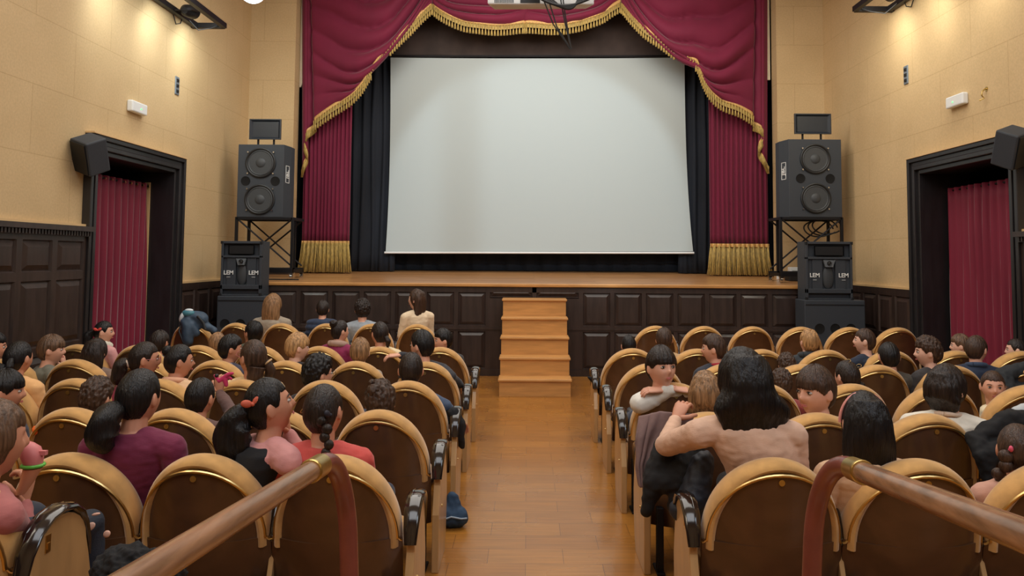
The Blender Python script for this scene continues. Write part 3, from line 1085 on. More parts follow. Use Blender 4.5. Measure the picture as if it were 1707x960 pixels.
def floor_stack(lab1, lab2, x0, x1, y0, y1, sx0, sx1, Y):
    # bass cabinet on the floor
    a = at(sx0, y1 + 2, Y); b = at(sx1, y1 + 2, Y)
    W = b.x - a.x; cx = (a.x + b.x) / 2; H = a.z
    t = thing('bass_cabinet', lab2, 'loudspeaker', (cx, Y, 0))
    bm = bmesh.new(); bx(bm, (-W / 2, 0, 0.02), (W / 2, 0.36, H)); fin('cabinet', bm, M_spk, t, bevel=0.012)
    bm = bmesh.new(); bx(bm, (-W / 2 + .015, -0.006, H - .07), (W / 2 - .015, 0.0, H - .055)); fin('top_lip', bm, M_spkdark, t, bevel=0.002)
    for i in (-1, 0, 1):
        bm = bmesh.new(); ring_disc(bm, (i * 0.21, 0, H * .66), [(0.066, -0.001), (0.066, -0.008), (0.056, -0.004), (0.052, -0.003), (0.002, -0.002)])
        fin('bass_port', bm, MATS['port_black'], t, True)
    bm = bmesh.new()
    for q in (-1, 1):
        bx(bm, (q * W * .4 - .02, .03, 0), (q * W * .4 + .02, .07, .02)); bx(bm, (q * W * .4 - .02, .29, 0), (q * W * .4 + .02, .33, .02))
    fin('rubber_feet', bm, M_spkdark, t)
    # the smaller cabinet on top
    a = at(x0, y1, Y + .02); b = at(x1, y0, Y + .02)
    W = b.x - a.x; cx2 = (a.x + b.x) / 2; z0 = H; HH = b.z - z0
    t = thing('stage_loudspeaker', lab1, 'loudspeaker', (cx2, Y + .02, z0))
    w_ = W / 2
    bm = bmesh.new()
    bx(bm, (-w_, .06, 0), (w_, .33, HH))
    bx(bm, (-w_, 0, 0), (-w_ + .03, .06, HH)); bx(bm, (w_ - .03, 0, 0), (w_, .06, HH))
    bx(bm, (-w_, 0, HH - .035), (w_, .06, HH)); bx(bm, (-w_, 0, HH * .695), (w_, .06, HH * .735)); bx(bm, (-w_, 0, 0), (w_, .06, .02)); bx(bm, (-w_, 0, .09), (w_, .06, .15))
    fin('cabinet', bm, M_spk, t, bevel=0.005)
    bm = bmesh.new(); zc = HH * .84
    def rr(wx, hz, y):
        return [V((-wx, y, zc - hz)), V((wx, y, zc - hz)), V((wx, y, zc + hz)), V((-wx, y, zc + hz))]
    loft(bm, [rr(w_ * .64, HH * .085, .0), rr(w_ * .60, HH * .075, -.0), rr(w_ * .42, HH * .05, .055)])
    fin('horn_mouth', bm, M_spkdark, t)
    bm = bmesh.new()
    bx(bm, (-w_ * .72, 0.015, HH * .17), (-w_ * .28, .06, HH * .69)); bx(bm, (w_ * .28, 0.015, HH * .17), (w_ * .72, .06, HH * .69))
    bx(bm, (-w_ * .93, 0.03, HH * .17), (-w_ * .72, .06, HH * .69)); bx(bm, (w_ * .72, 0.03, HH * .17), (w_ * .93, .06, HH * .69))
    fin('side_wedges', bm, M_spk, t, bevel=0.004)
    bm = bmesh.new(); ell(bm, (0, 0.055, HH * .38), (w_ * .27, .03, HH * .20)); fin('woofer_dome', bm, M_cone, t, True)
    bm = bmesh.new(); prism(bm, [(-w_ * .26, HH * .68), (w_ * .26, HH * .68), (w_ * .16, HH * .56), (-w_ * .16, HH * .56)], 1, -.005, .04); fin('tweeter_plate', bm, mat('grey_plate', (96, 102, 108), 0.5), t, bevel=0.003)
    bm = bmesh.new(); ring_disc(bm, (0, -.005, HH * .625), [(.032, 0), (.03, -.008), (.018, -.004), (.012, -.008), (.001, -.012)]); fin('tweeter', bm, M_spkdark, t, True)
    for q in (-1, 1):
        e = text('maker_letters', 'LEM', 0.078, (q * w_ * .62, 0.010, HH * .42), (PI / 2, 0, 0), M_white, t, bold=True)
        bm = bmesh.new(); bx(bm, (q * w_ * .62 - .025, .008, HH * .335), (q * w_ * .62 + .025, .013, HH * .35)); fin('printed_line', bm, mat('grey_ink', (150, 155, 158), 0.6), t)
    bm = bmesh.new()
    for q in (-1, 1):
        for zz_ in (0.0, HH - .04):
            bx(bm, (q * w_ - .02, -.008, zz_), (q * w_ + .008 if q > 0 else q * w_ + .02, .03, zz_ + .04)) if q > 0 else bx(bm, (-w_ - .008, -.008, zz_), (-w_ + .02, .03, zz_ + .04))
    fin('corner_guards', bm, M_spkdark, t, bevel=0.004)


floor_stack('black stage loudspeaker with white letters, behind the woman with long fair hair', 'low black bass cabinet on the floor behind the long-haired woman in beige', 366.5, 436.5, 402, 491, 362, 442, 10.28)
floor_stack('black stage loudspeaker with white letters, on the bass cabinet with three clearly visible ports', 'low black bass cabinet with three round ports behind the fair-haired child', 1344.5, 1420.5, 403, 498, 1341, 1442, 10.18)

# leads, socket box, bottle-like can on the stage
bm = bmesh.new()
p = [at(x, y, 11.0) for x, y in ((440, 463), (455, 462.5), (470, 462), (482, 459), (492, 456), (498, 459), (490, 462), (478, 464))]
for q in p: q.z = zst(q.y) + .012
tube(bm, [p[i] for i in range(len(p))], 0.009, 8)
tagit(fin('loudspeaker_cable', bm, M_spkdark, None, True), 'black lead lying on the stage boards by the chrome castor', 'cable')
bm = bmesh.new()
for k in range(3):
    c = at(1356 + 7 * k, 382, 11.5)
    tube(bm, [c + V((0.22 * math.cos(a), 0.02 * math.sin(3 * a) - .2, 0.12 * math.sin(a) + .02 * k)) for a in [2 * PI * q / 30 * 0.9 for q in range(31)]], 0.011, 8)
p0 = at(1403, 368, 11.7); tube(bm, [p0, p0 + V((.05, 0, -.25)), p0 + V((.02, -.02, -.6)), p0 + V((-.1, -.05, -.95))], .01, 8)
tagit(fin('cable_coil', bm, M_spkdark, None, True), 'looped black cables hanging in the stand beside the socket box', 'cable')
c = at(1328, 446, 11.75)
t = thing('socket_box', 'small white socket box on the stage behind the castor stand', 'box', (c.x, c.y, zst(c.y)))
bm = bmesh.new(); bx(bm, (-.10, 0, 0), (.10, .12, .20)); b_ = fin('housing', bm, M_white, t, bevel=.008)
bm = bmesh.new(); bx(bm, (-.07, -.012, .05), (.03, 0, .15)); fin('socket_plate', bm, mat('grey_socket', (150, 155, 155), .5), t, bevel=.004)
bm = bmesh.new(); bx(bm, (-.22, -.3, 0.0), (.16, -.08, .09)); tagit(o := fin('equipment_case', bm, M_spkdark, None, bevel=.01), 'flat black equipment case lying on the stage in front of the socket box', 'case'); o.location = (c.x, c.y, zst(c.y - .2))
c = at(1298, 440, 11.9)
t = thing('white_canister', 'small white canister standing on the stage beside the castor stand', 'canister', (c.x, c.y, zst(c.y)))
bm = bmesh.new(); cyl(bm, (0, 0, .085), .035, .17); fin('body', bm, M_white, t, True); bm = bmesh.new(); cyl(bm, (0, 0, .185), .03, .03, r2=.026); fin('cap', bm, M_white, t, True)

# small speakers over the doorways
for lab, px, py, X, s in (('small black wall speaker tilted above the doorway next to the dentil cornice', 150, 258, XL, 1),
                          ('small black wall speaker tilted over the doorway near the brass hook', 1688, 246, XR, -1)):
    c = on_x(px, py, X + s * .15)
    t = thing('wall_speaker', lab, 'loudspeaker', c)
    Mx = Matrix.Rotation(s * math.radians(-28), 4, 'Z') @ Matrix.Rotation(math.radians(24), 4, 'Y' if False else 'X') @ Matrix.Rotation(s * math.radians(20), 4, 'Y')
    bm = bmesh.new(); bx(bm, (-.12, -.11, -.18), (.12, .12, .18), Mx); fin('cabinet', bm, M_spk, t, bevel=.015)
    bm = bmesh.new(); bx(bm, (-.105, -.125, -.165), (.105, -.112, .165), Mx); fin('grille', bm, M_spkdark, t, bevel=.01)
    bm = bmesh.new(); tube(bm, [Mx @ V((-s * .0, .1, 0)), V((-s * .15, .02, .02))], .018, 10); bx(bm, (-s * .15 - .01, -.05, -.06), (-s * .15 + .01, .09, .1)); fin('wall_bracket', bm, M_iron, t)

# white emergency units, switch plates, hook
for lab, px, py, X, s in (('white emergency lamp box on the wall beneath the long lighting truss', 224, 180, XL, 1), ('white emergency lamp box with a green pilot light beside the brass hook', 1600, 168, XR, -1)):
    c = on_x(px, py, X)
    t = thing('emergency_lamp', lab, 'lamp', c)
    bm = bmesh.new(); bx(bm, (min(0, s * .07), -.17, -.065), (max(0, s * .07), .17, .065)); fin('housing', bm, M_white, t, bevel=.015)
    bm = bmesh.new(); cyl(bm, (s * .072, .02, -.01), .008, .006, 0); fin('pilot_light', bm, mat('green_led', (90, 220, 120), .4, emit=((90, 255, 130), 2.0)), t, True)
for lab, px, py, X, s in (('grey three-switch plate on the wall under the lighting truss with blue glare', 294.5, 143, XL, 1), ('grey three-switch plate on the wall above the doorway with the brass hook', 1511, 125, XR, -1)):
    c = on_x(px, py, X)
    t = thing('switch_plate', lab, 'switch', c)
    bm = bmesh.new(); bx(bm, (min(0, s * .012), -.055, -.12), (max(0, s * .012), .055, .12)); fin('plate', bm, mat('switch_grey', (120, 132, 142), .4, .3), t, bevel=.006)
    for k in (-1, 0, 1):
        bm = bmesh.new(); bx(bm, (min(s * .01, s * .022), -.028, k * .07 - .018), (max(s * .01, s * .022), .028, k * .07 + .018)); fin('rocker', bm, M_spkdark, t, bevel=.003)
c = on_x(1645, 156, XR)
bm = bmesh.new(); tube(bm, [(0, 0, .05), (-.02, 0, .05), (-.05, .0, .02), (-.055, 0, -.02), (-.03, 0, -.05), (-.07, .02, -.07)], .008, 8); cyl(bm, (0, 0, .05), .025, .01, 0)
o = tagit(fin('wall_hook', bm, M_brass, None, True), 'small brass hook on the bare wall above the doorway', 'hook'); o.location = c

# ------------------------------------------------------------------ lighting trusses on the side walls


def flood(name, loc, target, parent):
    d = (V(target) - V(loc)).normalized()
    Mx = (d.to_track_quat('-Z', 'Y')).to_matrix().to_4x4()
    bm = bmesh.new()
    def T(p): return Mx @ V(p)
    loft(bm, [[T((r * math.cos(a), r * math.sin(a), z)) for a in [2 * PI * k / 20 for k in range(20)]] for r, z in ((.04, .16), (.075, .12), (.085, 0), (.095, -.09), (.088, -.09), (.07, -.02), (.01, -.01))])
    h = fin(name, bm, M_iron, parent, True)
    h.location = loc
    bm = bmesh.new(); tube(bm, [T((-.1, 0, 0)), T((-.1, 0, .2)), T((.1, 0, .2)), T((.1, 0, 0))], .008, 6); fin('yoke', bm, M_iron, h, True)
    bm = bmesh.new(); ell(bm, T((0, 0, -.03)), (.03, .03, .03)); fin('bulb', bm, mat('hot_lamp', (255, 236, 190), .4, emit=((255, 232, 190), 12)), h, True)


def truss(label, X, s, pxA, pyA, pxB, ylen):
    """frame along the wall: two rails joined by an arm at its stage end"""
    e = on_x(pxA, pyA, X)
    Y = e.y
    out = at(pxB, pyA, Y)
    dep = abs(out.x - X)
    t = thing('lighting_truss', label, 'lighting rig', (X, Y, e.z))
    r = .035
    bm = bmesh.new(); bx(bm, (min(0, s * dep), -r, -r), (max(0, s * dep), r, r)); fin('end_arm', bm, M_iron, t, bevel=.004)
    bm = bmesh.new(); bx(bm, (s * dep - r, -ylen, -r), (s * dep + r, 0, r)); fin('outer_rail', bm, M_iron, t, bevel=.004)
    bm = bmesh.new(); bx(bm, (s * .06 - r, -ylen, -r), (s * .06 + r, 0, r)); fin('inner_rail', bm, M_iron, t, bevel=.004)
    bm = bmesh.new()
    tube(bm, [(s * .03, -.35, -.0), (s * .04, -.42, -.10), (s * .03, -.52, -.14), (s * .04, -.62, -.05)], .007, 6)
    tube(bm, [(s * dep * .9, -.05, 0), (s * dep * .7, -.1, -.06), (s * dep * .4, -.2, -.12), (s * .1, -.3, -.02)], .007, 6)
    fin('cable', bm, M_spkdark, t, True)
    for y in (-.55, -1.35, -2.3):
        flood('floodlight', V((s * dep * .5, y, .02)), V((s * dep * .5, y + 4, 1.0)), t)
    # the lamps' own light
    for y, tz in ((-.45, 0), (-1.3, 0), (-2.3, 0)):
        lamp('truss_lamp', 'SPOT', (X + s * dep * 1.0, Y + y, e.z - .08), 42, (1.0, 0.95, 0.80) if s < 0 else (0.93, 1.0, 0.96), .22, (X - s * .05, Y + y + .8, e.z - 1.0), spot_size=math.radians(160), spot_blend=1.0)


truss('black lighting truss with lamps on the wall, bathed in blue glare', XL, 1, 320, 43, 374, 3.0)
truss('black lighting truss end with lamps high on the wall near the brass hook', XR, -1, 1489, 16, 1425, 2.6)

# globe ceiling lamps
def globe(label, loc):
    t = thing('globe_lamp', label, 'lamp', loc, group='glowing globe lamps under the ceiling')
    bm = bmesh.new(); ell(bm, (0, 0, 0), (.16, .16, .16), nu=32, nv=20); fin('glass_globe', bm, mat('opal_glass', (240, 245, 255), .3, emit=((235, 242, 255), 9)), t, True)
    bm = bmesh.new(); tube(bm, [(0, 0, .14), (0, 0, ZC - loc[2] - .03)], .008, 8); cyl(bm, (0, 0, .15), .05, .05); cyl(bm, (0, 0, ZC - loc[2] - .02), .07, .04); fin('stem', bm, M_brass, t, True)
    lamp('globe_light', 'POINT', loc, 45, (.85, .92, 1.0), .17)


p = at(421, -16, 9.2)
globe('glowing opal globe lamp hanging in front of the wall corner', p)
MATS['opal_glass'].use_nodes = True

# ------------------------------------------------------------------ projector
p0 = at(812, 7, 6.0); p1 = at(991, 7, 6.0)
W = p1.x - p0.x
t = thing('projector', 'white ceiling projector hanging in front of the middle pelmet swag', 'projector', ((p0.x + p1.x) / 2, 6.0, p0.z))
w_ = W / 2
bm = bmesh.new()
loft(bm, [[V((-w_, 0, .0)), V((w_, 0, .0)), V((w_, 0, .26)), V((-w_, 0, .26))], [V((-w_ + .05, .13, -.0)), V((w_ - .05, .13, .012)), V((w_, .13, .26)), V((-w_, .13, .26))], [V((-w_ + .05, .55, .19)), V((w_ - .05, .55, .19)), V((w_, .6, .26)), V((-w_, .6, .26))]])
fin('casing', bm, M_white, t, bevel=.012)
bm = bmesh.new()
for k in range(14):
    bx(bm, (-w_ + .06 + k * .0115, -.003, .012), (-w_ + .066 + k * .0115, .004, .14))
bx(bm, (-w_ + .27, -.003, .012), (-w_ + .43, .003, .045))
fin('vent_grille', bm, M_spkdark, t)
bm = bmesh.new(); cyl(bm, (.08, .6, .225), .03, .06, 1); fin('lens', bm, M_blackgloss, t, True)
bm = bmesh.new(); bx(bm, (-.03, .2, .26), (.03, .26, ZC - p0.z)); bx(bm, (-.15, .1, .26), (.15, .4, .28)); fin('ceiling_mount', bm, M_white, t)
cables = bmesh.new()
def arcz(a, b, n=14):
    a, b = V(a), V(b)
    return [a.lerp(b, i / n) for i in range(n + 1)]
c0 = at(915, 0, 5.95); tip = at(951, 84, 5.95)
for dx, mid in ((-8, (922, 40)), (0, (928, 44)), (24, (943, 30)), (20, (941, 34))):
    a = at(915 + dx, 2, 5.95); mm = at(mid[0], mid[1], 5.95)
    tube(cables, [a + V((0, 0, .25)), a, a.lerp(mm, .5), mm, mm.lerp(tip, .6) + V((.004, 0, 0)), tip + V((.003 * dx / 8, 0, .01))], .0055, 6)
for k in range(5):
    a = at(880 + 6 * k, -20, 5.9); b = at(1000 - 8 * k, -12 - 2 * k, 5.9); lo = at(935 + 3 * k, 9 + 1.5 * k, 5.88)
    tube(cables, [((1 - u) ** 2) * a + 2 * u * (1 - u) * (lo * 2 - (a + b) / 2) + u * u * b for u in [i / 16 for i in range(17)]], .010, 7)
tagit(fin('hanging_cables', cables, M_spkdark, None, True), 'tangle of black cables hanging in a long V from the projector', 'cable')

# ------------------------------------------------------------------ handrails
def railing(label, pN, YN, pC, YC_, side):
    c = at(*pC, YC_); n = at(*pN, YN)
    d = (n - c).normalized()
    n2 = c + d * ((c.y - 0.12) / max(1e-3, -d.y))
    t = thing('handrail', label, 'handrail', (c.x, c.y, 0))
    o = V((c.x, c.y, 0))
    bm = bmesh.new(); tube(bm, [c - o, n2 - o], .0265, 28); fin('wooden_rail', bm, M_rail, t, True)
    bm = bmesh.new()
    q = c - o
    f = -d
    tube(bm, [q - f * .012, q - f * .006, q + f * .0, q + f * .085], [.0295, .0320, .0312, .0312], 28); fin('brass_collar', bm, M_brass, t, True)
    # pipe arching over and down to the floor
    R = .21
    s0 = q + f * .07
    pts = [s0]
    fx = V((0, 1, 0))
    cen = s0 + f * .02
    for k in range(13):
        a = PI / 2 * k / 12
        pts.append(cen + V((-side * .03 * (k / 12), R * math.sin(a) * 1.0, -R * 1.25 * (1 - math.cos(a)))))
    e = pts[-1]
    pts.append(V((e.x - side * .012, e.y + .01, e.z - .3))); pts.append(V((e.x - side * .02, e.y + .01, 0.005)))
    bm = bmesh.new(); tube(bm, pts, .0275, 24); fin('bent_pipe', bm, M_redpaint, t, True)
    bm = bmesh.new(); cyl(bm, (pts[-1].x, pts[-1].y, .008), .06, .016); fin('floor_flange', bm, M_redpaint, t, True)


railing('worn wooden handrail with brass collar and red bent pipe, beside the girl in coral', (300, 921), 1.30, (519, 785), 2.02, -1)
railing('worn wooden handrail with brass collar and red pipe, before the pink-hairband girl', (1680, 882), 1.22, (1437, 787), 1.98, 1)

# ------------------------------------------------------------------ theatre seats
LEAN = 0.16
CV = 0.09
def sh(p):
    return V((p[0], p[1] - (p[2] - .77) * LEAN, p[2]))


def arch_pts(hw, zs, zt, z0, n=28, e=2.0):
    pts = [(-hw, z0)]
    for k in range(n + 1):
        a = PI - PI * k / n
        ca, sa = math.cos(a), math.sin(a)
        pts.append((hw * math.copysign(abs(ca) ** (2 / e), ca), zs + (zt - zs) * abs(sa) ** (2 / e)))
    pts.append((hw, z0))
    return pts


def arch_slab(bm, hw, zs, zt, z0, y0, y1, nx=26, nz=12, e=2.0, curve=0.0):
    for yy in (y0, y1):
        P = []
        for i in range(nx + 1):
            a = PI - PI * i / nx
            ca = math.cos(a)
            x = hw * math.copysign(abs(ca) ** (2 / e), ca)
            ztop = zs + (zt - zs) * max(0, math.sin(a)) ** (2 / e)
            P.append([sh((x, yy + curve * (x / hw) ** 2, z0 + (ztop - z0) * j / nz)) for j in range(nz + 1)])
        grid(bm, P)


def make_seat(W, ends, inn=''):
    """ends: set of 'a' (arm panel on the smaller-x side), 'b' (arm on the larger-x side)"""
    hw = W / 2
    parts = []
    def add(name, bm, m, smooth=True, bevel=0, sub=None):
        me = bpy.data.meshes.new(name)
        bmesh.ops.recalc_face_normals(bm, faces=bm.faces)
        bm.to_mesh(me); bm.free(); me.materials.append(m)
        if smooth:
            me.shade_smooth(); me.set_sharp_from_angle(angle=math.radians(40))
        parts.append((name, me, bevel))
    # wooden back: arched upper part, full-width lower part
    bm = bmesh.new()
    arch_slab(bm, hw - .022, .50, .797, .50, -.002, .012, curve=CV)
    for yy in (-.002, .014):
        grid(bm, [[sh((x, yy + CV * (x / hw) ** 2, z)) for z in [.225 + (.50 - .225) * j / 8 for j in range(9)]] for x in [-hw + .001 + (W - .002) * i / 16 for i in range(17)]])
    E = [(-hw + .001, .225), (hw - .001, .225), (hw - .001, .50), (-hw + .001, .50)]
    for i in range(4):
        a, b_ = E[i], E[(i + 1) % 4]
        if i in (0, 2):
            row = [(a[0] + (b_[0] - a[0]) * k / 16, a[1]) for k in range(17)]
        else:
            row = [a, b_]
        grid(bm, [[sh((x, -.002 + CV * (x / hw) ** 2, z)) for x, z in row], [sh((x, .014 + CV * (x / hw) ** 2, z)) for x, z in row]])
    add('back_board', bm, M_board)
    # metal strip round the arch
    bm = bmesh.new()
    A = arch_pts(hw - .020, .50, .800, .50)[1:-1]
    tube(bm, [sh((x, .0 + CV * (x / hw) ** 2 - .004, z)) for x, z in A], .0078, 8)
    for sx in (-1, 1):
        tube(bm, [sh((sx * (hw - .020), CV * .85, .505)), sh((sx * (hw - .012), CV * .93, .49)), sh((sx * (hw - .004), CV, .486))], .006, 8)
    add('trim_strip', bm, M_gold)
    # velvet back: fat rolled rim and pad
    bm = bmesh.new()
    A = arch_pts(hw - .036, .50, .822, .47, n=36)
    tube(bm, [sh((x, .072 + CV * .8 * (x / hw) ** 2, z)) for x, z in A], .034, 18, rz=(0, 1, 0), flat=(2.0, .85))
    arch_slab(bm, hw - .035, .50, .815, .42, .03, .128, curve=CV * .8)
    add('velvet_back', bm, M_velvet)
    # seat cushion
    bm = bmesh.new()
    n = 10
    zt_ = .455
    Px = []
    for (ins, z) in ((.02, .36), (.0, .38), (.0, .43), (.015, .452), (.05, .458)):
        x = hw - .035 - ins; ya, yb_ = .15 + ins, .56 - ins
        r = .05
        ring = []
        for (cx_, cy_, a0) in ((x - r, ya + r, -PI / 2), (x - r, yb_ - r, 0), (-x + r, yb_ - r, PI / 2), (-x + r, ya + r, PI)):
            for k in range(6):
                a = a0 + PI / 2 * k / 5
                ring.append(V((cx_ + r * math.cos(a), cy_ + r * math.sin(a), z)))
        Px.append(ring)
    loft(bm, Px)
    add('seat_cushion', bm, M_velvet)
    bm = bmesh.new(); bx(bm, (-hw + .05, .16, .33), (hw - .05, .54, .362)); add('seat_pan', bm, M_board, False)
    # number disc
    bm = bmesh.new(); c = sh((0, -.004, .770)); cyl(bm, (c.x, c.y, c.z), .0125, .004, 1, 20)
    bx(bm, (c.x - .0022, c.y - .0035, c.z - .006), (c.x + .0022, c.y - .0018, c.z + .006))
    add('number_disc', bm, M_brass)
    for sx in ([-1] if 'a' in ends else []) + ([1] if 'b' in ends else []):
        inner = (sx < 0 and 'a' in inn) or (sx > 0 and 'b' in inn)
        xo = sx * (hw + (0 if inner else .036))
        th_ = .011 if inner else .018; dy = .07 if inner else .035; kx = .6 if inner else 1.25
        # wooden cheek with a D-shaped outline, down to the floor
        out = [(.03, 0), (.03, .30), (.085, .44)]
        for k in range(13):
            a = PI - PI * k / 12
            out.append((.215 - .125 * -math.cos(a) * 1.0 if False else .235 + .150 * math.cos(a), .49 + .125 * math.sin(a)))
        out += [(.40, .44), (.425, .33), (.42, .2), (.39, .08), (.35, 0)]
        bm = bmesh.new(); prism(bm, [(p + dy, q) for p, q in out], 0, xo - th_, xo + th_)
        add('arm_panel', bm, M_side, False, .004)
        # lacquered arm rest arching over it
        ap = [(.070, .475), (.085, .535), (.12, .590), (.175, .624), (.235, .634), (.295, .624), (.345, .592), (.380, .545), (.405, .48), (.42, .42)]
        bm = bmesh.new(); tube(bm, [V((xo, y + dy, z)) for y, z in ap], [.018, .022, .025, .026, .026, .026, .024, .02, .016, .01], 14, rz=(1, 0, 0), flat=(1.15 * kx, .55))
        tube(bm, [V((xo - .012 * sx * kx, y + dy, z + .006)) for y, z in ap[:-1]], .007 * kx, 8)
        add('armrest', bm, M_blackgloss)
        bm = bmesh.new(); bx(bm, (xo + sx * .018, .19, .52), (xo + sx * .021, .215, .575)); bx(bm, (xo + sx * .018, .196, .53), (xo + sx * .024, .209, .55))
        add('arm_fitting', bm, M_gold, False)
        bm = bmesh.new(); cyl(bm, (xo + sx * .019, .2, .31), .007, .006, 0, 12); add('arm_screw', bm, M_gold, False)
    # dark legs
    for sx in (-1, 1):
        bm = bmesh.new(); bx(bm, (sx * (hw - .035) - .018, .075, 0), (sx * (hw - .035) + .018, .12, .34)); bx(bm, (sx * (hw - .035) - .022, .05, 0), (sx * (hw - .035) + .022, .20, .012))
        add('leg', bm, M_iron, False, .003)
    return parts


SEATP = {}
SEATS = {}


def place_seat(W, ends, x, y, rz, label, group):
    inn = {'ab': 'a' if x < 0 else 'b', 'a': 'a', 'b': 'b'}[ends] if y > 2.5 else ''
    key = (W, ends, inn)
    if key not in SEATP:
        SEATP[key] = make_seat(W, ends, inn)
    t = thing('theatre_seat', label, 'seat', (x, y, 0), rz, group)
    for name, me, bev in SEATP[key]:
        o = bpy.data.objects.new(name, me); COL.objects.link(o); o.parent = t
        if bev:
            md = o.modifiers.new('bevel', 'BEVEL'); md.width = bev; md.segments = 2; md.limit_method = 'ANGLE'
    return t


ROWY = dict(A=3.08, B=4.00, C=4.95, D=5.86, E=6.82, F=9.12)
ORD = ['first', 'second', 'third', 'fourth', 'fifth', 'sixth', 'seventh', 'eighth']
ROWN = dict(A='row behind the handrails', B='second row in front of the handrails', C='third row in front of the handrails', D='fourth row in front of the handrails', E='row just behind the cross aisle', F='front row near the stage')
def lx(k): return -.79 - .55 * k
def rx(k): return .975 + .590 * k
ROWN['A'] = 'first row beyond the handrails'; ROWN['B'] = 'second row beyond the handrails'; ROWN['C'] = 'third row beyond the handrails'; ROWN['D'] = 'fourth row beyond the handrails'
for r, ks in dict(A=range(0, 3), B=range(0, 5), C=range(0, 6), D=range(0, 7), E=range(0, 7), F=range(1, 7)).items():
    for k in ks:
        ends = 'ab' if k == min(ks) else 'a'
        place_seat(.55, ends, lx(k), ROWY[r], 0, 'arched tan seat, backpack block, %s from aisle, %s' % (ORD[k - min(ks)], ROWN[r]), 'arched theatre seats in rows')
for r, ks in dict(A=range(0, 3), B=range(0, 4), C=range(0, 5), D=range(0, 6), E=range(0, 7), F=range(1, 7)).items():
    for k in ks:
        ends = 'ab' if k == min(ks) else 'b'
        place_seat(.588, ends, rx(k) + {'A': .055, 'E': -.015}.get(r, 0), ROWY[r], 0, 'arched tan seat, pink-hairband block, %s from aisle, %s' % (ORD[k - min(ks)], ROWN[r]), 'arched theatre seats in rows')
place_seat(.55, 'ab', -1.855, 2.25, 0, 'arched tan velvet seat of the girl in dusty pink, lacquered arm beside her jeans', 'arched theatre seats in rows').location.z = .20
# ------------------------------------------------------------------ people
SKIN = dict(a=(222, 166, 140), b=(200, 140, 112), c=(184, 126, 98), d=(230, 182, 160))
HAIRC = dict(black=(20, 18, 20), dark=(38, 29, 26), brown=(66, 48, 38), mid=(96, 72, 54), light=(140, 106, 74), blond=(176, 136, 92))


def skin_mat(k):
    return mat('skin_' + k, SKIN[k], .5, var=.04, scale=(14, 14, 14))


def hair_mat(k):
    return mat('hair_' + k, HAIRC[k], .36, var=.45, scale=(90, 90, 7), bump=.55, bscale=(150, 150, 9), spec=.35)


def cloth_mat(c, knit=True):
    n = 'cloth_%d_%d_%d' % c
    return mat(n, c, .85, var=.07, scale=(12, 12, 12), bump=.12, bscale=(70, 70, 200), sheen=.15)


def hr(n):
    """radii of the head outline at height n in -1..1 (side, front, back)"""
    sx = math.sqrt(max(0, 1 - n * n))
    return sx


def head_point(d, s):
    """surface of the head in direction d (unit vector, +Y is the face)"""
    x, y, z = d
    rx_, ry_, rz_ = .0735, .088, .108
    jaw = max(0, -z - .05)
    fx = 1 - .42 * jaw ** 1.4
    if y < 0:
        fy = 1.04 - .30 * max(0, -z - .1) ** 1.2
    else:
        fy = .96 - .02 * jaw
    p = V((x * rx_ * fx, y * ry_ * fy, z * rz_ * (1.0 if z > 0 else 1.04)))
    if y > 0:
        g = lambda cx, cz, wx, wz: math.exp(-((x - cx) / wx) ** 2 - ((z - cz) / wz) ** 2)
        ax = abs(x)
        k = min(1, y * 2)
        p.y += k * (.019 * math.exp(-(x / .13) ** 2 - ((z + .20) / .12) ** 2)          # nose tip
                    + .010 * math.exp(-(x / .10) ** 2 - ((z + .02) / .18) ** 2)        # bridge
                    - .010 * math.exp(-((ax - .36) / .16) ** 2 - ((z - .04) / .11) ** 2)   # sockets
                    + .004 * math.exp(-((ax - .32) / .25) ** 2 - ((z - .24) / .08) ** 2)   # brow
                    + .005 * math.exp(-((ax - .42) / .2) ** 2 - ((z + .24) / .16) ** 2)    # cheek
                    + .0035 * math.exp(-(x / .20) ** 2 - ((z + .50) / .07) ** 2)            # lips
                    - .003 * math.exp(-(x / .26) ** 2 - ((z + .40) / .035) ** 2)
                    - .005 * math.exp(-(x / .28) ** 2 - ((z + .64) / .07) ** 2)            # under the lip
                    + .006 * math.exp(-(x / .26) ** 2 - ((z + .84) / .16) ** 2))           # chin
    return p * s


def sstep(a, b, x):
    t = min(1, max(0, (x - a) / (b - a)))
    return t * t * (3 - 2 * t)


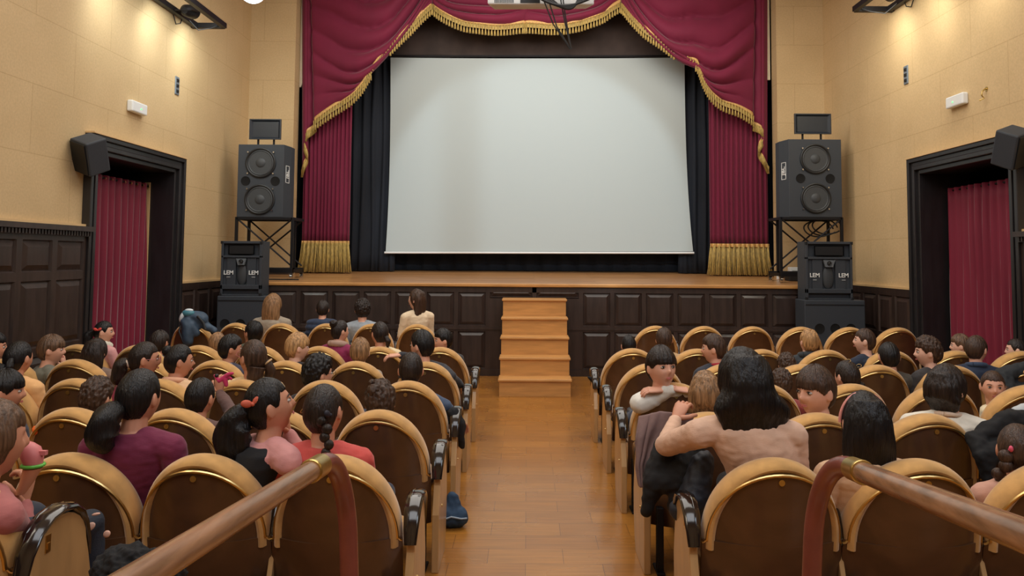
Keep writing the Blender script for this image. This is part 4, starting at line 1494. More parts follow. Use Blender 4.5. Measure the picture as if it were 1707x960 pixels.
def hair_cap(bm, s, style, seed, Mx):
    """hair grown as a thick shell on the scalp, running under the skin at the face"""
    nu, nv = 132, 64
    rings = []
    long_ = style in ('long', 'bob')
    for i in range(nv + 1):
        th = PI * i / nv
        ring = []
        for k in range(nu):
            ph = 2 * PI * k / nu
            d = V((math.sin(th) * math.sin(ph), math.sin(th) * math.cos(ph), math.cos(th)))
            az = abs(math.degrees(math.atan2(d.x, d.y)))   # 0 = face
            z = d.z
            front = .47 if style in ('back', 'pony', 'bun', 'braid') else .36
            if style == 'fringe':
                front = .20
            # hairline height round the head
            if az < 48:
                hz = front + .10 * math.sin(az / 48 * PI) * 0
            elif az < 78:
                hz = front - (front - (-.02)) * sstep(48, 78, az)
            elif az < 100:
                hz = -.02 + .12 * math.exp(-((az - 89) / 9) ** 2) if style not in ('long', 'bob') else -.45
            else:
                hz = -.02 - (.62 if style != 'back' else .55) * sstep(97, 125, az)
            if long_ and az >= 60:
                hz = min(hz, -.1 - .5 * sstep(60, 85, az))
            hz += .05 * noise.noise(V((ph * 5, seed, 0))) + .05 * noise.noise(V((ph * 17, seed, 3)))
            msk = sstep(hz - .05, hz + .05, z) * (.45 + .55 * sstep(hz, hz + .34, z))
            th_ = {'short': .017, 'crop': .010, 'fringe': .019, 'curly': .026, 'back': .008, 'pony': .010, 'bun': .011, 'braid': .010, 'long': .015, 'bob': .018}[style]
            strand = noise.noise(V((ph * 9 + seed, z * 1.2, seed)))
            if style == 'curly':
                strand = noise.noise(V((d.x * 7 + seed, d.y * 7, d.z * 7))) * 1.6
            elif style in ('back', 'pony', 'bun', 'braid'):
                strand = .5 * noise.noise(V((d.x * 12 + seed, d.z * 3, 0)))
            strand += .45 * noise.noise(V((ph * 26 + z * 1.5, seed, z * 2)))
            r = th_ * (1 + .28 * strand) * (.7 + .45 * max(0, z))
            p = head_point(d, 1)
            if style in ('short', 'fringe') and az < 70 and z > .1:
                r += .003 * math.exp(-((z - hz - .16) / .12) ** 2)
            off = msk * r - (1 - sstep(hz - .07, hz + .02, z)) * .016
            p = p * (1 + off / max(.05, p.length))
            ring.append(Mx @ (p * s))
        rings.append(ring)
    loft(bm, rings)


def tuft(bm, pts, rad, seed, Mx, s, rough=.25, n=16):
    """a hank of hair following pts, radius profile rad, wavy surface"""
    P = [V(p) for p in pts]
    m_ = len(P)
    out = []
    K = 22
    for i in range(K + 1):
        t = i / K * (m_ - 1)
        j = min(int(t), m_ - 2); f = t - j
        p0, p1, p2, p3 = P[max(j - 1, 0)], P[j], P[j + 1], P[min(j + 2, m_ - 1)]
        c = 0.5 * ((2 * p1) + (-p0 + p2) * f + (2 * p0 - 5 * p1 + 4 * p2 - p3) * f ** 2 + (-p0 + 3 * p1 - 3 * p2 + p3) * f ** 3)
        r = rad[j] * (1 - f) + rad[j + 1] * f
        out.append((c, r))
    rings = []
    prev = V((1, 0, 0))
    for i, (c, r) in enumerate(out):
        t = (out[min(i + 1, K)][0] - out[max(i - 1, 0)][0]).normalized()
        sd_ = (prev - t * prev.dot(t)).normalized(); prev = sd_
        u = t.cross(sd_)
        rings.append([Mx @ ((c + (sd_ * math.cos(a) + u * math.sin(a)) * r * (1 + rough * noise.noise(V((a * 2.2 + seed, i * .16, seed))))) * s) for a in [2 * PI * k / n for k in range(n)]])
    loft(bm, rings)


def long_hair(bm, s, L, seed, Mx, wide=1.0, wavy=0.0, back=0.0, drift=0.0):
    rings = []
    n = 34
    K = 26
    for i in range(K + 1):
        t = i / K
        z = .10 - (L + .10) * t
        q0 = math.sqrt(max(.05, 1 - (z / .122) ** 2)) if z > 0 else 1
        t1 = max(0, -z / L)
        hw = (.088 + (.012 + .09 * (wide - 1)) * sstep(0, .5, t1)) * q0 * (1 - .34 * t1 ** 2.2)
        dp = (.066 - .034 * sstep(.1, .7, t1) - .010 * t1 + .05 * (wide - 1) * sstep(0, .5, t1)) * q0
        cy = -.040 - .012 * sstep(.05, .35, t) - back * t
        hw *= 1 + wavy * math.sin(t * 13 + seed) * .5
        ring = []
        for k in range(n):
            a = 2 * PI * k / n
            q = 1 + .10 * noise.noise(V((a * 3.5 + seed, t * 2, 0))) + .05 * noise.noise(V((a * 9, t * 3, seed)))
            if i == K:
                q *= .7
            zz_ = z - (.018 * noise.noise(V((a * 5, seed, 0))) if i > K - 3 else 0)
            ring.append(Mx @ (V((hw * math.cos(a) * q + drift * t1, cy + dp * math.sin(a) * q, zz_)) * s))
        rings.append(ring)
    loft(bm, rings)


def hand(bm, wrist, palm_dir, up_n, side, s, curl=.5):
    """palm, four fingers of their own lengths and a thumb; palm_dir points from the wrist to the fingers, up_n is the back of the hand"""
    d = V(palm_dir).normalized(); n = V(up_n); n = (n - d * n.dot(d)).normalized(); x = d.cross(n) * side
    W_ = V(wrist)
    pl = .072 * s
    ring = []
    rs = []
    for t, hw, th in ((-.012, .019, .014), (.02, .024, .014), (.05, .031, .013), (.078, .033, .011), (.086, .030, .008)):
        c = W_ + d * t * s
        rs.append([c + x * hw * s * math.cos(a) + n * th * s * math.sin(a) for a in [2 * PI * k / 14 for k in range(14)]])
    loft(bm, rs)
    lens = (.058, .066, .061, .047)
    for i, L in enumerate(lens):
        off = (-.0235 + i * .0155) * s
        p = W_ + d * .078 * s + x * off
        dd_ = (d + x * (i - 1.5) * .06).normalized()
        r = (.0078 - .0005 * (i == 3) * 2) * s
        a = 0
        pts = [p]
        for q, fl in enumerate((.46, .30, .24)):
            a += curl * (.75 if q == 0 else .95)
            v_ = dd_ * math.cos(a) - n * math.sin(a)
            p = p + v_ * L * fl * s
            pts.append(p)
        tube(bm, [pts[0] - dd_ * .01 * s, pts[0], pts[0].lerp(pts[1], .5), pts[1], pts[1].lerp(pts[2], .5), pts[2], pts[3], pts[3] + (pts[3] - pts[2]).normalized() * r * .6], [r, r * 1.02, r * .95, r * 1.02, r * .9, r * .94, r * .8, r * .35], 10)
    p = W_ + d * .018 * s - x * .022 * s
    a1 = (d * .55 - x * .8 - n * .25).normalized(); a2 = (d * .85 - x * .35 - n * (.2 + curl * .5)).normalized()
    q1 = p + a1 * .03 * s; q2 = q1 + a2 * .027 * s; q3 = q2 + (a2 - n * curl * .4).normalized() * .021 * s
    tube(bm, [p - a1 * .01 * s, p, q1, q2, q3, q3 + (q3 - q2).normalized() * .004 * s], [.011 * s, .0115 * s, .0100 * s, .0092 * s, .0072 * s, .003 * s], 10)


PEOPLE = {}


def person(label, px, py, D, size, yaw, hair, hcol, top, skin='a', pitch=0, tilt=0, body=None, seat=None, L=.25, hscale=1.0, adult=False, arms=None, legs=(45, 52, 70), extras=(), ty=None, hip=None, wide=1.0, vox=None, group=None, kneel=False, hwide=1.0, drift=0.0, zlift=0):
    """a seated figure; yaw 0 looks at the stage, +90 towards larger x, 180 towards the camera. (px, py) head centre"""
    H = at(px, py, D)
    s = size
    body = body if body is not None else yaw * .3
    B = Matrix.Rotation(-math.radians(body), 4, 'Z')
    hx, hy = hip if hip else (H.x, None)
    ref = (H.x if hip is None else hx)
    hips = V((ref, (D + .03) if hy is None else hy, .53 + zlift if not adult else .55))
    root = thing('person', label, 'person', (hips.x, hips.y, 0), 0, group)
    O = V((hips.x, hips.y, zlift)); root.location.z = zlift
    Hd = Matrix.Translation(H - O) @ Matrix.Rotation(-math.radians(yaw), 4, 'Z') @ Matrix.Rotation(-math.radians(pitch), 4, 'X') @ Matrix.Rotation(math.radians(tilt), 4, 'Y')
    near = D < 4.6
    vx = vox or (.0055 if near else .0075)
    # --- joints
    nk = Hd @ V((0, -.018 * s, -.085 * s))
    base = nk + B @ V((0, -.012 * s, -.052 * s))
    hp = hips - O
    sh_w = (.148 if not adult else .158) * s * wide
    shz = -.030 * s
    SHL = base + B @ V((-sh_w, 0, shz - .022 * s)); SHR = base + B @ V((sh_w, 0, shz - .022 * s))
    tl = (base - hp)
    def torso_rings(f, top_=True):
        R = []
        ax_ = B @ V((1, 0, 0)); ay_ = B @ V((0, 1, 0))
        spec = [(-.10, .125, .095), (0, .140, .105), (.25, .125, .098), (.5, .128, .098), (.72, .143, .100), (.88, .140, .092), (.96, .108, .078), (1.04, .066, .062)]
        if not top_:
            spec = spec[:]
        for t, a, b_ in spec:
            c = hp + tl * t
            c = c - ay_ * .015 * math.sin(PI * max(0, min(1, t)))
            R.append([c + ax_ * (a * f * s * wide * math.cos(q)) + ay_ * (b_ * f * s * math.sin(q)) for q in [2 * PI * k / 28 for k in range(28)]])
        return R
    arms = arms or {}
    J = {}
    for sd_, SHD in (('L', SHL), ('R', SHR)):
        q = -1 if sd_ == 'L' else 1
        if sd_ in arms:
            el, wr = arms[sd_][0], arms[sd_][1]
            el = V(el) - O; wr = V(wr) - O
        else:
            el = SHD + B @ V((q * .035, .05, -.20 * s))
            wr = el + B @ V((-q * .055, .155 * s, -.02))
        J[sd_] = (SHD, el, wr)
    # --- body: one continuous skin
    bm = bmesh.new()
    nu, nv = 56, 44
    loft(bm, [[Hd @ (head_point(V((math.sin(PI * i / nv) * math.sin(2 * PI * k / nu), math.sin(PI * i / nv) * math.cos(2 * PI * k / nu), math.cos(PI * i / nv))), s)) for k in range(nu)] for i in range(nv + 1)])
    for q in (-1, 1):   # ears
        Me = Hd @ Matrix.Translation(V((q * .0745 * s, -.006 * s, -.002 * s))) @ Matrix.Rotation(q * math.radians(22), 4, 'Z') @ Matrix.Rotation(math.radians(-8), 4, 'X')
        ell(bm, Me.translation, (.0085 * s, .019 * s, .030 * s), Me.to_3x3().to_4x4(), 14, 10)
    capsule(bm, nk + (nk - base) * .2, base, .047 * s, .050 * s)
    loft(bm, torso_rings(.80))
    for sd_ in 'LR':
        a, e, w_ = J[sd_]
        capsule(bm, base + (a - base) * .5 + V((0, 0, -.03 * s)), a + V((0, 0, -.01)), .034 * s, .034 * s)
        capsule(bm, a, e, .032 * s, .028 * s); capsule(bm, e, w_, .027 * s, .020 * s)
    me = remesh(bm, vx, 1)
    # hands joined to the wrists
    bm = bmesh.new(); bm.from_mesh(me)
    for sd_ in 'LR':
        a, e, w_ = J[sd_]
        dd_ = (w_ - e).normalized()
        opt = arms.get(sd_, None)
        un = V(opt[2]) if opt and len(opt) > 2 else V((0, 0, 1))
        pd = V(opt[3]) if opt and len(opt) > 3 and opt[3] is not None else dd_
        cu = opt[4] if opt and len(opt) > 4 else .45
        hand(bm, w_, pd, un, (1 if sd_ == 'R' else -1), s * (1.0 if not adult else 1.0), cu)
    bm.to_mesh(me); bm.free()
    me.name = 'body'
    me.shade_smooth()
    link('body', me, skin_mat(skin), root)
    # --- face
    if abs(yaw) > 40 or pitch > 50:
        for q in (-1, 1):
            bm = bmesh.new()
            c = V((q * .0315, .0715, .006)) * s
            ell(bm, Hd @ c, (.0118 * s, .0105 * s, .0068 * s), Hd.to_3x3().to_4x4(), 16, 10)
            e = fin('eye', bm, mat('eye_white', (186, 178, 170), .25), root, True)
            bm = bmesh.new()
            ell(bm, Hd @ (c + V((0, .0065, 0)) * s), (.0060 * s, .0052 * s, .0062 * s), Hd.to_3x3().to_4x4(), 14, 8)
            fin('iris', bm, mat('iris_brown', (34, 22, 16), .15), e, True)
            bm = bmesh.new()
            pts = [Hd @ (V((q * x, y, z)) * s) for x, y, z in ((.018, .083, .024), (.030, .0815, .029), (.041, .076, .028), (.049, .068, .022))]
            tube(bm, pts, [.0018 * s, .0026 * s, .0024 * s, .001 * s], 8)
            fin('eyebrow', bm, hair_mat(hcol), root, True)
            bm = bmesh.new()
            pts = [Hd @ (V((q * x, y, z)) * s) for x, y, z in ((.0195, .0775, .0075), (.026, .0815, .0128), (.034, .0812, .0135), (.041, .0765, .0095))]
            tube(bm, pts, [.0010 * s, .0018 * s, .0018 * s, .0010 * s], 6)
            fin('eyelash', bm, mat('lash_black', (24, 18, 16), .6), root, True)
        bm = bmesh.new()
        for dz, r in ((.0022, .0032), (-.0030, .0040)):
            pts = [Hd @ (V((x, .0832 - 5.5 * x * x * 4, -.0530 + dz - abs(x) * .05)) * s) for x in [(-.0185 + .037 * k / 8) for k in range(9)]]
            tube(bm, pts, [max(.0006, r * math.sin(PI * (k + .6) / 9.2)) * s for k in range(9)], 8)
        fin('lips', bm, mat('lips_pink', (178, 92, 84), .4), root, True)
    # --- hair
    style = hair
    seed = hash(label) % 97 if False else (sum(map(ord, label)) % 97) / 3.0
    bm = bmesh.new()
    hair_cap(bm, s * hscale, style, seed, Hd)
    if style in ('long', 'bob'):
        long_hair(bm, s * hscale, L, seed, Hd, wide=hwide, wavy=.05, drift=drift)
    me = None
    hm = hair_mat(hcol)
    if style in ('long', 'bob'):
        me = remesh(bm, vx * 1.1, 1)
        inv = Hd.inverted()
        displace(me, lambda c, n: .0035 * (noise.noise(V(((inv @ c).x * 55, (inv @ c).y * 55 + seed, (inv @ c).z * 5))) + .6 * noise.noise(V(((inv @ c).x * 120, (inv @ c).y * 120 + seed, (inv @ c).z * 8)))))
        ho = link('hair', me, hm, root)
    else:
        ho = fin('hair', bm, hm, root, True, angle=False)
    for ex in extras:
        k = ex[0]
        bm = bmesh.new()
        if k == 'tail':       # ponytail: list of local points and radii
            tuft(bm, ex[1], ex[2], seed, Hd, s, ex[3] if len(ex) > 3 else .25)
            fin('ponytail', bm, hm, root, True, angle=False)
        elif k == 'bun':
            ell(bm, (0, 0, 0), (1, 1, 1), nu=26, nv=18)
            for v in bm.verts:
                nn = v.co.normalized()
                v.co = v.co * (ex[2] * s) * (1 + .22 * noise.noise(nn * 2.6 + V((seed, 0, 0))) + .1 * noise.noise(nn * 7))
                v.co = Hd @ (V(ex[1]) * s + v.co)
            fin('hair_bun', bm, hm, root, True, angle=False)
        elif k == 'braid':
            P = ex[1]; n = len(P)
            for i, p in enumerate(P):
                q = 1 if i % 2 else -1
                r = ex[2] * (1 - .35 * i / n)
                ell(bm, Hd @ (V((p[0] + q * r * .35, p[1], p[2])) * s), (r * s, r * .8 * s, r * 1.0 * s), Hd.to_3x3().to_4x4() @ Matrix.Rotation(q * .6, 4, 'Y'), 14, 10)
            fin('braid', bm, hm, root, True, angle=False)
        elif k == 'tie':
            c, r, ax_, col = ex[1], ex[2], ex[3], ex[4]
            t_ = V(ax_).normalized(); sd2 = t_.orthogonal().normalized(); u2 = t_.cross(sd2)
            tube(bm, [Hd @ ((V(c) + (sd2 * math.cos(a) + u2 * math.sin(a)) * r) * s) for a in [2 * PI * i / 16 for i in range(17)]], .006 * s, 8)
            fin('hair_tie', bm, mat('tie_%d' % sum(col), col, .7), root, True)
        elif k == 'bow':
            c, r, col = V(ex[1]), ex[2], ex[3]
            for q in (-1, 1):
                ell(bm, Hd @ ((c + V((0, q * r * .7, r * .3))) * s), (r * .35 * s, r * .75 * s, r * .5 * s), Hd.to_3x3().to_4x4() @ Matrix.Rotation(q * .5, 4, 'X'), 12, 8)
            ell(bm, Hd @ (c * s), (r * .4 * s, r * .3 * s, r * .3 * s), Hd.to_3x3().to_4x4(), 10, 8)
            fin('hair_bow', bm, mat('bow_%d' % sum(col), col, .7), root, True)
        elif k == 'band':
            col = ex[1]; y0_ = ex[2]
            tube(bm, [Hd @ (V((.090 * math.cos(a), y0_, .118 * math.sin(a))) * s) for a in [PI * i / 24 - .02 for i in range(25)]], .006 * s, 8)
            fin('hair_band', bm, mat('hband_%d' % sum(col), col, .6), root, True)
        elif k == 'clip':
            for c in ex[1]:
                tube(bm, [Hd @ (V((c[0] + .012 * math.cos(a) * .5, c[1] + .022 * math.sin(a), c[2] + .01 * math.cos(a))) * s) for a in [2 * PI * i / 14 for i in range(15)]], .0022 * s, 6)
            fin('hair_clip', bm, M_gold, root, True)
        elif k == 'glasses':
            for q in (-1, 1):
                tube(bm, [Hd @ (V((q * .032 + .0215 * math.cos(a), .0935, .004 + .018 * math.sin(a))) * s) for a in [2 * PI * i / 20 for i in range(21)]], .0014 * s, 6)
                tube(bm, [Hd @ (V((q * .053, .091, .008)) * s), Hd @ (V((q * .080, .06, .010)) * s), Hd @ (V((q * .084, -.002, .012)) * s)], .0014 * s, 6)
            tube(bm, [Hd @ (V((-.0105, .0945, .008)) * s), Hd @ (V((0, .097, .010)) * s), Hd @ (V((.0105, .0945, .008)) * s)], .0014 * s, 6)
            fin('glasses', bm, mat('glasses_%s' % ex[1], {'pink': (190, 110, 110), 'black': (22, 22, 26)}[ex[1]], .3), root, True)
        elif k == 'collar':
            # soft collar ring round the neck
            col, r, h = ex[1], ex[2], ex[3]
            c0_ = nk.lerp(base, .75)
            a_ = (base - nk).normalized()
            sd2 = a_.orthogonal().normalized(); u2 = a_.cross(sd2)
            tube(bm, [c0_ + (sd2 * math.cos(a) + u2 * math.sin(a)) * (.056 * s + r * .5) for a in [2 * PI * i / 28 for i in range(29)]], r, 12, rz=None)
            if h:
                for v in bm.verts:
                    v.co += V((noise.noise(v.co * 60), noise.noise(v.co * 60 + V((9, 0, 0))), noise.noise(v.co * 60 + V((0, 9, 0))))) * h
            fin(ex[4] if len(ex) > 4 else 'collar', bm, cloth_mat(col), root, True, angle=False)
        elif k == 'hood':
            c0_ = base + B @ V((0, -.085 * s, -.01))
            ell(bm, c0_, (.115 * s, .05 * s, .06 * s), B, 24, 14)
            for v in bm.verts:
                v.co += v.co.normalized() * .008 * noise.noise(v.co * 25)
            fin('hood', bm, cloth_mat(ex[1]), root, True, angle=False)
    # --- clothes
    bm = bmesh.new()
    loft(bm, torso_rings(1.02))
    for sd_ in 'LR':
        a, e, w_ = J[sd_]
        e2 = e; dd_ = (w_ - e)
        capsule(bm, base + (a - base) * .35 + V((0, 0, -.004 * s)), a, .056 * s, .056 * s)
        capsule(bm, a, e2, .055 * s, .044 * s); capsule(bm, e2, e2 + dd_ * .93, .040 * s, .030 * s)
    ring_c = base + (nk - base) * .10
    me = remesh(bm, vx * 1.25, 2)
    puff = 'puffer' in [x[0] for x in extras]
    if puff:
        displace(me, lambda c, n: .016 * (abs(math.sin(c.z * 42)) - .3) + .004 * noise.noise(c * 18))
    else:
        displace(me, lambda c, n: .0035 * noise.noise(V((c.x * 9 + seed, c.y * 9, c.z * 12))) + .0028 * noise.noise(V((c.x * 30, c.y * 30, c.z * 45 + seed))))
    link('top', me, cloth_mat(top), root)
    # --- trousers and shoes
    bm = bmesh.new()
    lc = (legs[0], legs[1], legs[2])
    thl = (.30 if not adult else .43) * s
    shl = hips.z - .08
    KN = []
    for q in (-1, 1):
        hpj = hp + B @ V((q * .07 * s, .02, -.02))
        if kneel:
            kn = hp + V((q * .08, .06, -.06)); kn.z = .50
            an = kn + V((0, .30, .0))
        else:
            kn = hpj + B @ V((q * .03, thl, .0)); kn.z = .51
            an = V((kn.x, kn.y + .02, .075))
            if not adult and s < 1.02:
                an.z = .12
        KN.append((hpj, kn, an))
        capsule(bm, hpj, kn, .072 * s, .052 * s); capsule(bm, kn, an, .050 * s, .036 * s)
    ell(bm, hp + V((0, 0, -.01)), (.15 * s, .11 * s, .10 * s), B)
    me = remesh(bm, vx * 1.8, 2)
    displace(me, lambda c, n: .005 * noise.noise(c * 16))
    link('trousers', me, cloth_mat(lc), root)
    for hpj, kn, an in KN:
        bm = bmesh.new()
        f_ = B @ V((0, 1, 0)) if not kneel else V((0, .3, -1)).normalized()
        u_ = V((0, 0, 1)) if not kneel else V((0, 1, .3)).normalized()
        x_ = f_.cross(u_)
        rs = []
        for t, w2, h0, h1 in ((-.05, .012, -.04, -.01), (-.045, .028, -.05, .02), (0, .033, -.055, .035), (.05, .036, -.055, .010), (.10, .036, -.055, -.012), (.14, .026, -.055, -.025), (.155, .008, -.05, -.035)):
            c = an + f_ * t * s
            rs.append([c + x_ * w2 * s * math.cos(a) + u_ * ((h0 + h1) / 2 + (h1 - h0) / 2 * math.sin(a)) * s for a in [2 * PI * k / 16 for k in range(16)]])
        loft(bm, rs)
        fin('shoe', bm, mat('shoe_dark', (40, 40, 46), .5), root, True, angle=False)
    PEOPLE[label] = (root, O, base, J, Hd, s)
    return root


def hd(px, py, D):
    return at(px, py, D)


# ============ block with the backpack, front row
person('woman with long fair-brown hair in a grey-beige jacket, seen from behind', 455, 509, 9.42, 1.16, 0, 'long', 'light', (160, 148, 132), 'd', L=.40, adult=True, hscale=1.05)
person('person with short dark hair in a navy puffer jacket, beside the fair-haired woman', 538, 516, 9.42, .95, -10, 'short', 'dark', (48, 62, 88), 'a', extras=[('puffer',)])
person('child with short dark wavy hair in a pale blue and beige top, front row', 604, 517, 9.42, 1.12, -18, 'curly', 'dark', (150, 160, 170), 'a')
person('woman with very long brown hair and cream cardigan, turned sideways in the front row', 694, 500, 9.45, 1.12, -72, 'long', 'brown', (228, 208, 178), 'd', L=.52, adult=True, pitch=-4, body=-30, wide=.9)
# row just behind the cross aisle
person('girl with red bow, black ponytail and white fur collar against the door curtain', 173, 554, 7.05, .92, 70, 'back', 'black', (206, 150, 150), 'a',
       extras=[('tail', [(-.02, -.085, .02), (-.03, -.14, -.03), (-.02, -.15, -.13), (-.01, -.15, -.2)], [.028, .042, .04, .012], .3), ('bow', (.07, -.045, .03), .028, (210, 70, 60)), ('collar', (216, 212, 196), .036, .012, 'fur_collar')])
person('child with short dark hair alone showing, below the seat with the backpack', 266, 572, 7.05, .97, 5, 'short', 'dark', (70, 74, 80), 'b')
person('small fair-haired child, only the crown showing, in front of the patterned-collar boy', 362, 573, 7.05, .85, 0, 'short', 'light', (120, 120, 110), 'd')
person('boy with black hair and dark glasses bending down, in a loose olive hooded jacket', 421, 555, 7.0, .95, -60, 'short', 'black', (78, 88, 76), 'b', pitch=-28, body=-10, hip=(-2.42, 7.1), extras=[('glasses', 'black'), ('hood', (78, 88, 76))])
person('girl with a curly dark bun, plum coat and patterned knitted collar', 567, 553, 7.05, .90, 48, 'bun', 'dark', (136, 38, 82), 'a', extras=[('bun', (0, -.075, .085), .042), ('collar', (176, 146, 132), .030, .006, 'knitted_collar')])
person('girl in cream with dark combed hair and a low clip, looking away sideways', 633, 557, 7.05, 1.0, -35, 'pony', 'dark', (228, 210, 170), 'b', extras=[('tail', [(.02, -.085, -.02), (.035, -.11, -.06), (.03, -.11, -.12)], [.022, .026, .006], .3)])
person('boy with black hair turned sideways, beside the boy reaching his arm out', 738, 568, 7.05, .92, -110, 'short', 'black', (52, 54, 58), 'a', body=-20)
# fourth row
person('child with smooth light-brown hair resting the chin on a hand, grey-green jacket', 86, 584, 6.12, 1.02, 68, 'fringe', 'mid', (112, 112, 100), 'a', body=40,
       arms={'R': (at(112, 628, 6.25), at(107, 611, 6.22), (1, 0, 0), (-.25, -.0, 1), .8)})
person('child with long dark-brown hair seen from behind, below the girl with the red bow', 160, 588, 6.10, .97, 4, 'long', 'dark', (120, 100, 90), 'a', L=.26)
person('child at the picture edge behind the girl with the dark hairband', -12, 580, 6.1, 1.05, 60, 'short', 'black', (70, 70, 80), 'b')
person('boy with neat black hair and patterned collar, facing the girl with pink glasses', 385, 582, 6.1, .97, 62, 'short', 'black', (56, 56, 74), 'b', extras=[('collar', (120, 120, 140), .014, .003)])
person('boy with straw-blond streaked hair looking sideways, black pullover', 496, 580, 6.1, .98, 58, 'fringe', 'blond', (34, 34, 40), 'd')
person('child with light-brown bowl haircut seen from behind in a checked shirt', 600, 588, 6.1, .95, -6, 'fringe', 'light', (170, 156, 140), 'd')
person('boy with thick black hair reaching an arm sideways over the next seat', 703, 577, 6.05, 1.05, -62, 'short', 'black', (46, 48, 56), 'a', body=-30,
       arms={'L': (at(690, 597, 5.98), at(668, 592, 5.86), (0, -.2, 1), (-1, -.1, -.05), .5), 'R': (at(752, 628, 6.0), at(768, 642, 6.2))})
# third row
person('girl with dark low bunches and peach top, row end by the panelling', 31, 598, 5.2, 1.03, 12, 'pony', 'black', (226, 176, 120), 'b',
       extras=[('tail', [(-.02, -.09, -.03), (-.025, -.12, -.08), (-.02, -.12, -.16)], [.03, .04, .012], .3), ('tail', [(.03, -.085, .01), (.04, -.105, -.04), (.04, -.1, -.1)], [.02, .026, .01], .2)])
person('girl with pink glasses, low ponytail and maroon jumper, looking sideways', 241, 600, 5.2, 1.06, 62, 'pony', 'dark', (130, 36, 62), 'b', body=30, hip=(-2.86, 5.2),
       extras=[('tail', [(0, -.085, -.01), (-.01, -.13, -.03), (-.02, -.15, -.11), (-.02, -.14, -.15)], [.026, .045, .042, .012], .3), ('tie', (0, -.098, -.015), .026, (0, 1, .3), (214, 190, 170)), ('glasses', 'pink')])
person('girl with dark pinned-up hair and cream roll-neck, between maroon jumper and pink plush toy', 299, 603, 5.2, 1.0, 58, 'bun', 'black', (224, 188, 150), 'b', body=10, hip=(-2.36, 5.2), extras=[('bun', (-.02, -.075, .075), .036), ('collar', (222, 170, 140), .020, 0, 'roll_neck')])
person('girl with brown hair in a ponytail with pale tie and pink glasses, cream top', 421, 597, 5.2, 1.10, -55, 'pony', 'brown', (228, 198, 148), 'b', body=-8, pitch=-12,
       extras=[('tail', [(.045, -.075, .0), (.07, -.10, -.06), (.07, -.085, -.14), (.055, -.06, -.19)], [.022, .032, .03, .008], .3), ('tie', (.055, -.085, -.005), .024, (.4, -.6, -.6), (214, 178, 130)), ('glasses', 'pink'), ('tail', [(-.02, -.08, -.03), (-.03, -.09, -.10), (-.03, -.08, -.2)], [.05, .045, .015], .3)])
person('boy with tousled black hair and thin glasses, dark jacket, behind the coral girl', 531, 624, 5.2, 1.06, 50, 'curly', 'black', (40, 42, 48), 'a', body=20, hip=(-1.40, 5.25), extras=[('glasses', 'black')])
person('boy with close-cropped dark hair and a denim jacket, next to the aisle', 685, 618, 5.2, 1.06, -6, 'crop', 'dark', (66, 84, 112), 'b', arms={'R': (at(742, 676, 5.2), at(765, 700, 5.35))}, hip=(-.79, 5.25))
# second row
person('boy in profile with black hair, row end, below the girl with the hairband', 8, 654, 4.28, 1.03, 66, 'fringe', 'black', (60, 62, 74), 'b', extras=[('collar', (150, 160, 170), .012, 0)])
person('child with tousled brown hair just showing over the seat, near the orange cloth', 161, 664, 4.28, .92, 6, 'curly', 'brown', (110, 90, 80), 'a')
rB = person('boy with smooth black hair holding up a pink toy', 334, 664, 4.28, .97, 14, 'crop', 'black', (96, 70, 66), 'b',
       arms={'R': (at(388, 690, 4.35), at(366, 655, 4.55), (0, -1, .2), (0, .0, 1), .9)})
person('child with a messy dark bun on top, only hair above the aisle seat', 634, 672, 4.28, .98, -10, 'curly', 'brown', (150, 110, 100), 'a', extras=[('bun', (-.035, -.06, .085), .036), ('bun', (-.05, -.03, .125), .018)])
# first row beyond the handrails
person('girl in a maroon jumper with a big low black ponytail, back to camera', 232, 664, 3.36, 1.10, 12, 'pony', 'black', (112, 34, 66), 'b', body=0, wide=1.05, hip=(-1.76, 3.42),
       extras=[('tail', [(-.015, -.08, -.02), (-.035, -.135, -.06), (-.035, -.15, -.13), (-.01, -.13, -.17)], [.03, .058, .056, .02], .25), ('tie', (-.028, -.112, -.03), .030, (-.2, -1, -.5), (214, 150, 130))])
person('girl with curly black ponytail, red bow and black pinafore with pink sleeves', 449, 678, 3.36, 1.10, 62, 'pony', 'black', (208, 146, 144), 'b', body=38, pitch=-16, hip=(-1.32, 3.42), wide=1.0,
       arms={'R': (at(520, 790, 3.42), at(480, 722, 3.50), (1, 0, 0), (-.2, .0, 1), .9)},
       extras=[('tail', [(.0, -.085, .02), (-.01, -.14, -.02), (-.01, -.16, -.11), (0, -.14, -.20)], [.03, .062, .066, .03], .6), ('bow', (.055, -.062, .045), .03, (200, 96, 72))])
person('girl in a coral jumper with a dark braid hanging down her back', 540, 688, 3.36, 1.06, 14, 'braid', 'dark', (196, 78, 72), 'b', body=0, hip=(-.80, 3.42), tilt=-6, wide=1.08,
       extras=[('braid', [(.04, -.08, -.02), (.055, -.095, -.05), (.06, -.10, -.08), (.062, -.10, -.11), (.06, -.10, -.14), (.055, -.10, -.17), (.05, -.10, -.20), (.045, -.1, -.225)], .024), ('bow', (.06, -.06, .0), .028, (30, 30, 44)), ('clip', [(-.075, -.03, .02)])])
# row nearest the camera
person('girl in a dusty pink jacket and ripped jeans holding a pink and green cone', -14, 735, 2.50, 1.10, 40, 'long', 'mid', (170, 100, 98), 'b', body=30, L=.17, legs=(46, 50, 62), hip=(-1.90, 2.45), wide=1.0,
       extras=[('hood', (170, 100, 98))], zlift=.2, arms={'R': (at(35, 905, 2.62), at(38, 842, 2.70), (1, 0, 0), (.0, .3, 1), .9)})
0 and person('person of whom only dark fluffy hair shows at the lower edge by the handrail', 214, 968, 2.34, .98, 20, 'curly', 'black', (150, 160, 175), 'a', hip=(-1.26, 2.35))

